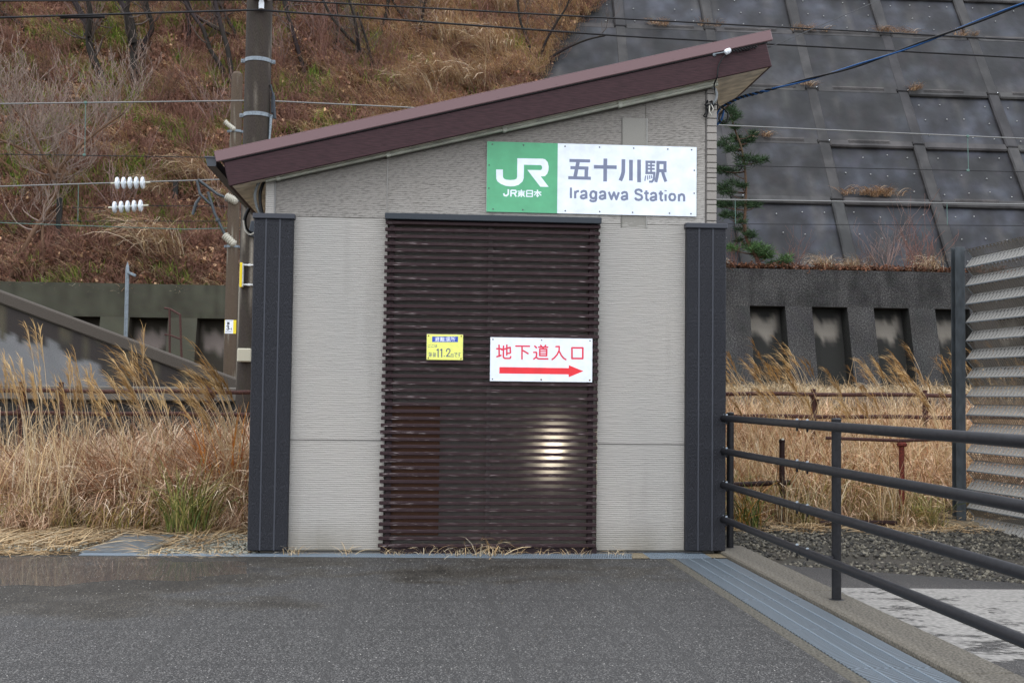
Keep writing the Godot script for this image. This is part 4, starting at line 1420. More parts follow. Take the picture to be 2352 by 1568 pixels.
func make_poles() -> void:
	# the thick pole right behind the roof
	var t := thing("utility_pole", "thick dark concrete utility pole rising behind the shelter roof", "pole", Vector3(-2.118, 0, -5.3))
	t.rotation.z = -0.004
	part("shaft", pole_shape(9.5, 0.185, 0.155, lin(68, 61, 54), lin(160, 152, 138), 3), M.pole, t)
	band(t, 5.61, 0.168)
	band(t, 4.9, 0.171)
	var b := B.new()
	b.box(Vector3(0.205, 5.05, 0.03), Vector3(0.05, 0.24, 0.05), 0.01)
	b.rod(Vector3(0.2, 5.2, 0.04), Vector3(0.235, 4.86, 0.05), 0.02, 8)
	b.rod(Vector3(0.22, 5.1, 0.05), Vector3(0.17, 5.3, 0.06), 0.012, 8)
	part("clamp", b, M.dark_trim, t)
	b = B.new()
	b.tube(PackedVector3Array([Vector3(0.185, 4.88, 0.06), Vector3(0.17, 4.5, 0.07)]), PackedFloat32Array([0.022, 0.012]), 8)
	part("strain_rod", b, M.galvanised, t)
	b = B.new()
	b.lathe(Vector3(0.05, 6.36, 0.21), PackedVector2Array([Vector2(0.0, 0.1), Vector2(0.05, 0.095), Vector2(0.115, 0.05), Vector2(0.13, 0.02), Vector2(0.128, 0.012), Vector2(0.05, 0.03), Vector2(0.0, 0.03)]), 24)
	b.box(Vector3(0.05, 6.48, 0.19), Vector3(0.06, 0.16, 0.06), 0.008)
	part("lamp_shade", b, M.white_plastic, t)
	b = B.new()
	b.lathe(Vector3(0.05, 6.23, 0.21), PackedVector2Array([Vector2(0.0, 0.0), Vector2(0.034, 0.005), Vector2(0.036, 0.08), Vector2(0.026, 0.13), Vector2(0.02, 0.15)]), 14)
	part("lamp_bulb", b, M.porcelain, t)
	# what hangs on it lower down
	b = B.new()
	b.box(Vector3(-0.118, 2.82, 0.12), Vector3(0.03, 0.31, 0.26), 0.004)
	part("yellow_plate", b, M.yellow, t)
	b = B.new()
	b.box(Vector3(-0.098, 2.82, 0.12), Vector3(0.008, 0.3, 0.25), 0.003)
	for y in [2.95, 2.7]:
		b.rod(Vector3(-0.1, y, 0.2), Vector3(0.05, y, 0.19), 0.011, 8)
		b.box(Vector3(-0.02, y, 0.195), Vector3(0.035, 0.03, 0.03), 0.004)
	part("plate_bracket", b, M.white_plastic, t)
	b = B.new()
	b.box(Vector3(-0.055, 1.81, 0.2), Vector3(0.17, 0.17, 0.09), 0.012)
	part("terminal_box", b, M.box_cream, t)
	b = B.new()
	b.box(Vector3(0.05, 3.4, 0.19), Vector3(0.16, 0.2, 0.1), 0.01, Basis(Vector3.BACK, -0.2))
	part("dark_box", b, M.dark_trim, t)
	# the slimmer catenary pole with its arm
	t = thing("catenary_pole", "slim concrete railway pole with porcelain insulators and a folded arm, left of the roof", "pole", Vector3(-3.71, 1.3, -14.0))
	t.rotation.z = -0.004
	part("shaft", pole_shape(6.43, 0.128, 0.112, lin(98, 84, 70), lin(160, 154, 140), 11), M.pole, t)
	for y in [5.27, 3.88, 2.95]: band(t, y, 0.122)
	b = B.new()
	b.tube(PackedVector3Array([Vector3(-0.7, 4.26, 0.1), Vector3(-0.32, 3.98, 0.1), Vector3(-0.1, 3.9, 0.1)]), PackedFloat32Array([0.028]), 8)
	b.tube(PackedVector3Array([Vector3(-0.72, 4.25, 0.1), Vector3(-0.66, 3.98, 0.12), Vector3(-0.5, 3.82, 0.12), Vector3(-0.42, 3.76, 0.12)]), PackedFloat32Array([0.028]), 8)
	b.tube(PackedVector3Array([Vector3(-0.5, 4.02, 0.11), Vector3(-0.36, 3.6, 0.12), Vector3(-0.13, 3.15, 0.12)]), PackedFloat32Array([0.03]), 8)
	b.tube(PackedVector3Array([Vector3(-0.64, 3.9, 0.14), Vector3(-0.72, 3.78, 0.14), Vector3(-0.78, 3.55, 0.14)]), PackedFloat32Array([0.03, 0.034, 0.03]), 8)
	b.lathe(Vector3(-0.29, 3.46, 0.12), PackedVector2Array([Vector2(0.045, -0.03), Vector2(0.05, 0), Vector2(0.045, 0.03)]), 10)
	part("arm", b, M.dark_galvanised, t)
	for spot in [[Vector3(-0.12, 3.13, 0.12), Vector3(0.04, 2.98, 0.13), 1.0], [Vector3(-0.1, 3.92, 0.12), Vector3(0.06, 3.84, 0.13), 1.0], [Vector3(-0.16, 5.40, 0.12), Vector3(-0.02, 5.29, 0.13), 0.62]]:
		b = B.new()
		var a: Vector3 = spot[0]
		var e: Vector3 = spot[1]
		var l := (e - a).length()
		var d := (e - a).normalized()
		var sx := d.cross(Vector3.BACK).normalized()
		var prof := PackedVector2Array([Vector2(0, -0.06), Vector2(0.06, -0.05)])
		for k in 6:
			prof.append(Vector2(0.088 * spot[2], -0.03 + (l + 0.06) * k / 6.0))
			prof.append(Vector2(0.066 * spot[2], -0.03 + (l + 0.06) * (k + 0.6) / 6.0))
		prof.append(Vector2(0.0, l + 0.04))
		b.lathe(a, prof, 14, Basis(sx, d, sx.cross(d)))
		part("insulator", b, M.porcelain_warm, t)
	var ink := Ink.new(128, 128, rgb(236, 240, 244))
	for y in 128:
		for x in 34: ink.img.set_pixel(127 - x, y, rgb(238, 214, 30))
		for x in 8: ink.img.set_pixel(x, y, rgb(238, 214, 30))
	var same := func(x: float, y: float) -> Vector2: return Vector2(x, y)
	ink.strokes("7:36,24 58,24;40,32 56,32 56,44 40,44 40,32;46,24 44,36;51,24 51,36|9:34,60 44,54 54,60 52,68 42,72 53,77 56,86 46,94 34,88|6:64,86 68,86;78,78 78,94", same, 1.0)
	ink.press(rgb(50, 52, 58))
	ink.strokes("4:22,8 84,8;22,106 80,106;20,114 84,114", same, 1.0)
	ink.press(rgb(150, 154, 160))
	var pm := StandardMaterial3D.new()
	pm.albedo_texture = ImageTexture.create_from_image(ink.img)
	pm.roughness = 0.4
	b = B.new()
	# the plate is bent round the shaft
	var i0 := 0
	for k in 11:
		var a := lerpf(2.62, 0.5, k / 10.0)
		var r := 0.131
		b.vert(Vector3(cos(a) * r, 1.475, sin(a) * r), Vector3(cos(a), 0, sin(a)), Vector2(k / 10.0, 0))
		b.vert(Vector3(cos(a) * r, 1.205, sin(a) * r), Vector3(cos(a), 0, sin(a)), Vector2(k / 10.0, 1))
	for k in 10: b.quad_i(i0 + k * 2, i0 + k * 2 + 1, i0 + k * 2 + 3, i0 + k * 2 + 2)
	part("number_plate", b, pm, t)
	# slim signal post on the platform
	t = thing("signal_post", "thin pale metal post with a short side arm above the stair wall", "post", Vector3(-5.275, 1.4, -12.0))
	b = B.new()
	b.lathe(Vector3.ZERO, PackedVector2Array([Vector2(0.036, 0), Vector2(0.036, 2.13), Vector2(0.03, 2.2), Vector2(0.0, 2.3)]), 12)
	part("pole", b, M.galvanised, t)
	b = B.new()
	b.box(Vector3(0.08, 2.07, 0.02), Vector3(0.17, 0.05, 0.05), 0.008, Basis(Vector3.BACK, -0.4))
	part("arm", b, M.galvanised, t)
	# rusty frame standing by the far wall
	t = thing("rusty_frame", "thin rusty ladder-like pipe frame in front of the mossy wall", "frame", Vector3(-4.8, 1.4, -14.0))
	b = B.new()
	b.tube(PackedVector3Array([Vector3(-0.07, 0, 0), Vector3(-0.11, 1.57, 0)]), PackedFloat32Array([0.022]), 8)
	b.tube(PackedVector3Array([Vector3(0.2, 0, 0.1), Vector3(0.115, 1.47, 0.1)]), PackedFloat32Array([0.022]), 8)
	part("upright", b, M.rust, t)
	b = B.new()
	b.tube(PackedVector3Array([Vector3(-0.22, 1.6, -0.02), Vector3(-0.1, 1.58, 0), Vector3(0.12, 1.46, 0.1)]), PackedFloat32Array([0.02]), 8)
	b.tube(PackedVector3Array([Vector3(-0.2, 1.07, -0.02), Vector3(-0.09, 1.06, 0), Vector3(0.14, 0.98, 0.1)]), PackedFloat32Array([0.018]), 8)
	b.tube(PackedVector3Array([Vector3(-0.16, 0.56, 0.0), Vector3(0.16, 0.48, 0.1)]), PackedFloat32Array([0.018]), 8)
	part("rung", b, M.rust, t)
	# two old fence posts on the hillside
	for p in [[-9.15, 1.05, 1.25, "dark old fence post on the hillside, left one of two"], [-6.45, 2.6, 0.75, "dark old fence post on the hillside behind the long pale grass"]]:
		var o := slope_at(p[0], p[1], hill_h(p[0], p[1]))
		t = thing("fence_post", p[3], "post", o, "old posts on the hillside")
		b = B.new()
		b.box(Vector3(0, p[2] * 0.5 - 0.2, 0), Vector3(0.13, p[2] + 0.4, 0.13), 0.015, Basis(), lin(62, 62, 60))
		part("post", b, M.pole, t)

# ---------------------------------------------------------------- overhead wires
func wire(label: String, pts: Array, r: float, m: Material, sag := 0.0) -> MeshInstance3D:
	var ps := PackedVector3Array()
	for k in pts.size() - 1:
		var n := 16
		for j in n + (1 if k == pts.size() - 2 else 0):
			var u := float(j) / n
			ps.append((pts[k] as Vector3).lerp(pts[k + 1], u) - Vector3(0, sag * 4.0 * u * (1.0 - u), 0))
	var b := B.new()
	b.tube(ps, PackedFloat32Array([r]), 6)
	var o := solo("overhead_wire", b, m)
	tag(o, label, "wire", "")
	return o

func make_wires() -> void:
	var z := -5.3
	wire("black power line at the very top, left of the thick pole", [Vector3(-14, 6.05, z), Vector3(-5.35, 6.282, z), Vector3(-2.1, 6.42, z)], 0.011, M.wire_black)
	wire("black power line, upper of the two right of the thick pole", [Vector3(-2.1, 6.43, z), Vector3(2.62, 6.345, z), Vector3(8.18, 6.25, z), Vector3(18, 6.2, z)], 0.011, M.wire_black)
	wire("black power line below the topmost one, left of the thick pole", [Vector3(-14, 5.8, z), Vector3(-5.34, 6.068, z), Vector3(-2.1, 6.222, z + 0.2)], 0.013, M.wire_black)
	wire("black power line, lower of the two right of the thick pole", [Vector3(-2.1, 6.222, z + 0.2), Vector3(2.62, 6.113, z), Vector3(8.18, 6.005, z), Vector3(18, 5.9, z)], 0.013, M.wire_black)
	var b := B.new()
	b.tube(PackedVector3Array([Vector3(-4.6, 6.098, z), Vector3(-4.05, 6.125, z)]), PackedFloat32Array([0.02]), 8)
	tag(solo("line_sleeve", b, M.wire_black), "black sleeve on the second power line above the hillside", "sleeve")
	z = -9.4
	wire("pale messenger wire crossing the hillside behind both poles", [Vector3(-14, 5.78, z), Vector3(-6.7, 5.92, z), Vector3(-2.6, 6.10, z), Vector3(-0.3, 6.06, z), Vector3(5.0, 5.916, z), Vector3(10.3, 5.838, z), Vector3(18, 5.9, z)], 0.011, M.wire_pale)
	wire("thin dark contact wire below the upper pale wire", [Vector3(-14, 5.05, z), Vector3(-6.7, 5.105, z), Vector3(5.0, 5.237, z), Vector3(18, 5.3, z)], 0.007, M.wire_black)
	for d in [[-5.385, 5.98, 5.13, "left of the shelter"], [9.34, 5.85, 5.26, "right of the shelter"]]:
		b = B.new()
		b.rod(Vector3(d[0], d[1], z), Vector3(d[0] + 0.01, d[2], z), 0.006, 6)
		b.box(Vector3(d[0], d[1], z), Vector3(0.05, 0.04, 0.03), 0.006)
		b.box(Vector3(d[0], d[2], z), Vector3(0.05, 0.04, 0.03), 0.006)
		tag(solo("wire_dropper", b, M.wire_green), "thin dropper between the two upper railway wires, " + d[3], "dropper")
	z = -15.6
	wire("lower pale messenger wire that carries the upper insulator string", [Vector3(-20, 5.2, z), Vector3(-8.8, 5.613, z), Vector3(-4.3, 5.872, z), Vector3(6.5, 5.705, z), Vector3(13.6, 5.767, z), Vector3(24, 5.9, z)], 0.014, M.wire_pale)
	wire("thin lower contact wire just above the shelter's left post", [Vector3(-20, 4.75, z), Vector3(-8.77, 4.876, z), Vector3(-3.9, 4.986, z), Vector3(6.5, 5.165, z), Vector3(13.6, 5.283, z), Vector3(24, 5.4, z)], 0.008, M.wire_black)
	wire("thin dark wire that carries the lower insulator string", [Vector3(-7.3, 5.2, z), Vector3(-6.4, 5.226, z), Vector3(-5.7, 5.279, z), Vector3(-4.1, 5.3, z)], 0.008, M.wire_black)
	wire("thin greenish wire sagging low across the hillside", [Vector3(-18, 5.3, -15.9), Vector3(-8.8, 4.885, -15.9), Vector3(-5.03, 4.83, -15.9), Vector3(-3.0, 4.93, -15.9)], 0.009, M.wire_green)
	for d in [[-7.19, 5.69, 4.92, "left of the insulators"], [6.967, 5.706, 5.16, "in front of the pine"], [11.803, 5.77, 5.26, "at the far right"]]:
		b = B.new()
		b.rod(Vector3(d[0], d[1], z), Vector3(d[0] + 0.01, d[2], z), 0.007, 6)
		tag(solo("wire_dropper", b, M.wire_green), "thin dropper between the two lower railway wires, " + d[3], "dropper")
	for s in [[-6.4, 5.745, -5.82, 5.765, "upper"], [-6.44, 5.225, -5.85, 5.275, "lower"]]:
		var t := thing("insulator_string", "string of five white insulator discs, " + s[4] + " of the two on the railway wires", "insulator", Vector3(s[0], s[1], z), "insulator strings")
		for k in 5:
			b = B.new()
			var p := Vector3((s[2] - s[0]) * (k + 0.1) / 4.4, (s[3] - s[1]) * (k + 0.1) / 4.4, 0)
			b.lathe(p, PackedVector2Array([Vector2(0, -0.05), Vector2(0.035, -0.048), Vector2(0.04, -0.03), Vector2(0.1, -0.03), Vector2(0.122, -0.02), Vector2(0.128, 0.0), Vector2(0.122, 0.02), Vector2(0.1, 0.03), Vector2(0.04, 0.03), Vector2(0.035, 0.05), Vector2(0, 0.05)]), 16, Basis(Vector3.BACK, PI / 2))
			part("disc", b, M.porcelain, t)
		b = B.new()
		b.rod(Vector3(-0.12, -0.01, 0), Vector3(s[2] - s[0] + 0.12, s[3] - s[1] + 0.01, 0), 0.022, 8)
		part("pin", b, M.box_cream, t)

# ---------------------------------------------------------------- loose cables on the shelter
func curve(pts: Array, steps := 6) -> PackedVector3Array:
	var c := Curve3D.new()
	for k in pts.size():
		var t: Vector3 = (pts[mini(k + 1, pts.size() - 1)] - pts[maxi(k - 1, 0)]) / 6.0
		c.add_point(pts[k], -t, t)
	var out := PackedVector3Array()
	for k in pts.size() - 1:
		for j in steps: out.append(c.sample(k, float(j) / steps))
	out.append(pts[pts.size() - 1])
	return out

func cable(called: String, label: String, pts: Array, r: float, m: Material) -> void:
	var b := B.new()
	b.tube(curve(pts), PackedFloat32Array([r]), 8)
	tag(solo(called, b, m), label, "cable")

func make_cables() -> void:
	# the blue service cable with its black carrier, twisted where it is lashed on
	var line := curve([Vector3(2.70, 3.95, -0.3), Vector3(2.85, 4.02, -0.2), Vector3(3.05, 4.045, 0.0), Vector3(3.74, 4.158, 0.6), Vector3(4.54, 4.344, 1.6), Vector3(5.6, 4.62, 3.0)], 30)
	var blue := PackedVector3Array()
	var black := PackedVector3Array()
	for k in line.size():
		var a := k * (0.9 if k < 62 else 0.22)
		var o := Vector3(0, cos(a), sin(a)) * 0.0075
		blue.append(line[k] + o)
		black.append(line[k] - o)
	var t := thing("service_cable", "blue cable twisted with a black one, rising right from the roof corner", "cable")
	var b := B.new()
	b.tube(blue, PackedFloat32Array([0.0075]), 8)
	part("blue_strand", b, M.cable_blue, t)
	b = B.new()
	b.tube(black, PackedFloat32Array([0.009]), 8)
	part("black_strand", b, M.cable_black, t)
	b = B.new()
	b.tube(curve([Vector3(2.70, 3.95, -0.3), Vector3(2.66, 3.88, -0.28), Vector3(2.655, 3.79, -0.27), Vector3(2.70, 3.84, -0.26), Vector3(2.72, 3.92, -0.27)]), PackedFloat32Array([0.011]), 8)
	part("loop", b, M.cable_blue, t)
	cable("cable_loop", "black cable loop hanging beside the blue one at the roof corner", [Vector3(2.68, 3.95, -0.25), Vector3(2.75, 3.89, -0.24), Vector3(2.74, 3.82, -0.24), Vector3(2.70, 3.80, -0.24), Vector3(2.67, 3.84, -0.24), Vector3(2.70, 3.9, -0.24)], 0.007, M.cable_black)
	# stay wire on the fascia's right end
	wire("thin stay wire rising from the fascia's right end", [Vector3(2.72, 4.325, 0.17), Vector3(3.04, 4.4, 0.1), Vector3(4.85, 5.58, -2.0)], 0.004, M.wire_black)
	b = B.new()
	var hx := PackedVector3Array()
	for k in 60: hx.append(Vector3(2.66, 4.322, 0.168).lerp(Vector3(2.90, 4.376, 0.168), k / 59.0) + Vector3(0, cos(k * 1.0), sin(k * 1.0)) * 0.008)
	b.tube(hx, PackedFloat32Array([0.006]), 6)
	b.tube(curve([Vector3(2.66, 4.322, 0.168), Vector3(2.60, 4.27, 0.172), Vector3(2.558, 4.19, 0.172), Vector3(2.548, 4.1, 0.168), Vector3(2.54, 4.05, 0.1), Vector3(2.58, 3.98, 0.0), Vector3(2.62, 3.93, -0.1), Vector3(2.66, 3.92, -0.25)]), PackedFloat32Array([0.0065]), 8)
	tag(solo("drop_cable", b, M.cable_black), "black cable looping down over the right end of the fascia", "cable")
	b = B.new()
	b.lathe(Vector3(2.635, 4.322, 0.185), PackedVector2Array([Vector2(0.0, -0.03), Vector2(0.022, -0.025), Vector2(0.026, 0.0), Vector2(0.018, 0.028), Vector2(0, 0.03)]), 12, Basis(Vector3.BACK, -1.0))
	var kn := tag(solo("knob_insulator", b, M.porcelain), "white knob insulator on the fascia near its right end", "insulator")
	kn.name = "knob_insulator"
	b = B.new()
	b.rod(Vector3(2.535, 4.302, 0.165), Vector3(2.62, 4.318, 0.178), 0.006, 6)
	b.lathe(Vector3(2.528, 4.3, 0.146), PackedVector2Array([Vector2(0.018, 0), Vector2(0.016, 0.008), Vector2(0, 0.014)]), 10, Basis(Vector3.RIGHT, PI / 2))
	tag(solo("hook", b, M.galvanised), "small metal hook that holds the knob insulator on the fascia", "hook")
	# grey conduit and knot under the right eave
	cable("conduit", "grey conduit bending out from under the right eave trim", [Vector3(2.51, 4.06, 0.03), Vector3(2.555, 4.03, 0.05), Vector3(2.575, 3.98, 0.05), Vector3(2.56, 3.92, 0.05), Vector3(2.53, 3.89, 0.03)], 0.012, M.cable_grey)
	b = B.new()
	for k in 9:
		var p := Vector3(2.505 + rr(-0.02, 0.03), 3.9 + rr(-0.03, 0.03), 0.03)
		b.tube(curve([p, p + Vector3(rr(-0.03, 0.03), rr(-0.03, 0.03), rr(0, 0.03)), p + Vector3(rr(-0.03, 0.03), rr(-0.04, 0.02), 0.01)], 4), PackedFloat32Array([0.0065]), 6)
	b.tube(curve([Vector3(2.5, 3.89, 0.03), Vector3(2.48, 3.82, 0.04), Vector3(2.465, 3.79, 0.03), Vector3(2.49, 3.79, 0.03), Vector3(2.505, 3.86, 0.03)]), PackedFloat32Array([0.006]), 6)
	b.tube(curve([Vector3(2.52, 3.9, 0.03), Vector3(2.6, 3.9, 0.0), Vector3(2.67, 3.91, -0.2)]), PackedFloat32Array([0.005]), 6)
	tag(solo("cable_knot", b, M.cable_black), "knot of black cable ends on the wall under the right eave", "cable")
	b = B.new()
	b.tube(curve([Vector3(2.515, 3.88, 0.04), Vector3(2.51, 3.83, 0.05), Vector3(2.53, 3.80, 0.04)]), PackedFloat32Array([0.0055]), 6)
	b.tube(curve([Vector3(2.53, 3.89, 0.04), Vector3(2.545, 3.85, 0.05), Vector3(2.535, 3.83, 0.04)]), PackedFloat32Array([0.005]), 6)
	tag(solo("white_lead", b, M.cable_white), "two short white leads hanging from the cable knot", "cable")
	# left eave
	cable("conduit", "grey conduit curving down beside the shelter's left wall edge", [Vector3(-1.33, 3.16, -0.02), Vector3(-1.375, 3.08, -0.03), Vector3(-1.39, 3.0, -0.05), Vector3(-1.375, 2.92, -0.08), Vector3(-1.34, 2.84, -0.1)], 0.013, M.cable_grey)
	cable("eave_cable", "thick black cable hugging the left wall edge under the eave", [Vector3(-1.315, 3.13, -0.03), Vector3(-1.345, 3.05, -0.05), Vector3(-1.345, 2.95, -0.05), Vector3(-1.32, 2.84, -0.05)], 0.014, M.cable_black)
	cable("eave_cable", "black cable loop hanging at the tip of the left eave", [Vector3(-1.5, 2.97, -0.5), Vector3(-1.535, 2.88, -0.5), Vector3(-1.52, 2.78, -0.5), Vector3(-1.45, 2.75, -0.5), Vector3(-1.41, 2.85, -0.45), Vector3(-1.37, 2.92, -0.35)], 0.016, M.cable_black)
	cable("eave_cable", "white cable below the black loop at the left eave", [Vector3(-1.545, 2.86, -0.48), Vector3(-1.525, 2.77, -0.48), Vector3(-1.48, 2.735, -0.48), Vector3(-1.43, 2.755, -0.45), Vector3(-1.36, 2.76, -0.4)], 0.008, M.cable_white)

# ---------------------------------------------------------------- plants
func blade(b: B, base: Vector3, az: float, l: float, a0: float, a1: float, w: float, c0: Color, c1: Color, segs := 5) -> void:
	var h := Vector3(cos(az), 0, sin(az))
	var ps := PackedVector3Array([base])
	var ws := PackedFloat32Array([w * 0.7])
	var p := base
	var tw := rr(-0.25, 0.25)
	for k in segs:
		var t := (k + 0.5) / segs
		var a := lerpf(a0, a1, pow(t, 1.4))
		p += (Vector3.UP * cos(a) + h * sin(a)) * (l / segs) + Vector3(-h.z, 0, h.x) * tw * t * l / segs
		ps.append(p)
		ws.append(w * (1.0 - pow((k + 1.0) / segs, 2.5) * 0.85))
	var side := Vector3(-h.z, 0, h.x).rotated(h, rr(-0.7, 0.7))
	b.strip(ps, ws, side, c0, c1)

func pick(cols: Array) -> Color:
	var a: Color = cols[rng.randi() % cols.size()]
	var e: Color = cols[rng.randi() % cols.size()]
	return a.lerp(e, rng.randf()) * rr(0.85, 1.12)

var STRAW := [lin(202, 174, 136), lin(182, 146, 112), lin(214, 194, 162), lin(146, 112, 86), lin(224, 210, 184), lin(124, 94, 72)]
var RUSSET := [lin(184, 152, 126), lin(158, 122, 98), lin(206, 180, 152), lin(224, 206, 182), lin(124, 96, 78)]
var PALE := [lin(206, 186, 150), lin(190, 164, 124), lin(216, 202, 174), lin(176, 146, 106)]
var GREEN := [lin(92, 106, 52), lin(122, 124, 62), lin(78, 96, 48), lin(156, 146, 86), lin(172, 152, 96)]
var GOLD := [lin(166, 134, 86), lin(186, 156, 106), lin(146, 116, 74)]

func clump(n: int, r: float, l0: float, l1: float, a0: float, a1: float, e0: float, e1: float, w0: float, w1: float, cols: Array, bias := 0.0, bias_az := PI) -> B:
	var b := B.new()
	for k in n:
		var az := rng.randf() * TAU
		if rng.randf() < bias: az = bias_az + rr(-0.7, 0.7)
		var p := Vector3(rr(-r, r), -0.02, rr(-r, r))
		var c := pick(cols)
		blade(b, p, az, rr(l0, l1), deg_to_rad(rr(a0, a1)), deg_to_rad(rr(e0, e1)), rr(w0, w1), c * 0.9, c * 1.08)
	return b

func reed(b: B, base: Vector3, l: float, az: float, lean: float) -> void:
	var h := Vector3(cos(az), 0, sin(az))
	var ps := PackedVector3Array()
	var p := base
	var n := 9
	for k in n + 1:
		ps.append(p)
		var a := lean * (0.35 + 1.0 * pow(float(k) / n, 2.0))
		p += (Vector3.UP * cos(a) + h * sin(a)) * l / n
	var c := pick(PALE)
	b.tube(ps, PackedFloat32Array([0.0042, 0.004, 0.0038, 0.0036, 0.0034, 0.0032, 0.003, 0.0026, 0.0022, 0.0018]), 4, false, c * 0.9, c)
	# dry leaves along the stem
	for k in 4:
		var q: Vector3 = ps[1 + rng.randi() % 5]
		var cc := pick(PALE)
		blade(b, q, az + rr(-1.6, 1.6), rr(0.25, 0.55), deg_to_rad(rr(10, 35)), deg_to_rad(rr(90, 150)), 0.009, cc, cc)
	# the plume
	var g := pick(GOLD)
	for k in 30:
		var u := rr(0.80, 1.0)
		var i := int(u * n)
		var q: Vector3 = ps[mini(i, n)].lerp(ps[mini(i + 1, n)], u * n - i)
		var dir := az + rr(-0.8, 0.8)
		var cc := g * rr(0.85, 1.3)
		blade(b, q, dir, rr(0.09, 0.22), lean + deg_to_rad(rr(0, 16)), lean + deg_to_rad(rr(25, 75)), 0.0075, cc, cc, 3)

# rows of things set out over a region; f(x, z) tells the height, keep(x, z) whether to stand there
func strew(n: int, x0: float, x1: float, z0: float, z1: float, s0: float, s1: float, keep: Callable, tint: Array, tilt := 0.15) -> Array:
	var where := []
	var cols := []
	var tries := 0
	while where.size() < n and tries < n * 6:
		tries += 1
		var x := rr(x0, x1)
		var z := rr(z0, z1)
		if not keep.call(x, z): continue
		var s := rr(s0, s1)
		var q := Basis(Vector3.UP, rr(-0.6, 0.6)) * Basis(Vector3.RIGHT, rr(-tilt, tilt)) * Basis(Vector3.BACK, rr(-tilt, tilt))
		where.append(Transform3D(q.scaled_local(Vector3(s, s * rr(0.85, 1.15), s)), Vector3(x, ground_at(x, z), z)))
		var t: Color = tint[rng.randi() % tint.size()]
		cols.append(t * rr(0.85, 1.1))
	return [where, cols]

func rock() -> B:
	var b := B.new()
	var ps := []
	for k in 12:
		var y := 1.0 - 2.0 * (k + 0.5) / 12.0
		var a := k * 2.39996
		ps.append(Vector3(cos(a) * sqrt(1.0 - y * y), y * 0.7, sin(a) * sqrt(1.0 - y * y)) * rr(0.75, 1.15))
	# a lumpy double fan: top ring, bottom ring, two poles
	var top := Vector3(rr(-0.2, 0.2), rr(0.5, 0.75), rr(-0.2, 0.2))
	var bot := Vector3(0, -0.55, 0)
	var r1 := []
	var r2 := []
	for k in 6:
		var a := TAU * k / 6.0
		r1.append(Vector3(cos(a) * rr(0.55, 0.9), rr(0.2, 0.42), sin(a) * rr(0.55, 0.9)))
		r2.append(Vector3(cos(a + 0.4) * rr(0.7, 1.05), rr(-0.4, -0.1), sin(a + 0.4) * rr(0.7, 1.05)))
	for k in 6:
		var j := (k + 1) % 6
		b.poly([top, r1[k], r1[j]], r1[k] + r1[j] + top)
		b.poly([r1[k], r2[k], r1[j]], r1[k] + r1[j])
		b.poly([r2[k], r2[j], r1[j]], r2[k] + r2[j])
		b.poly([bot, r2[k], r2[j]], Vector3.DOWN)
	return b

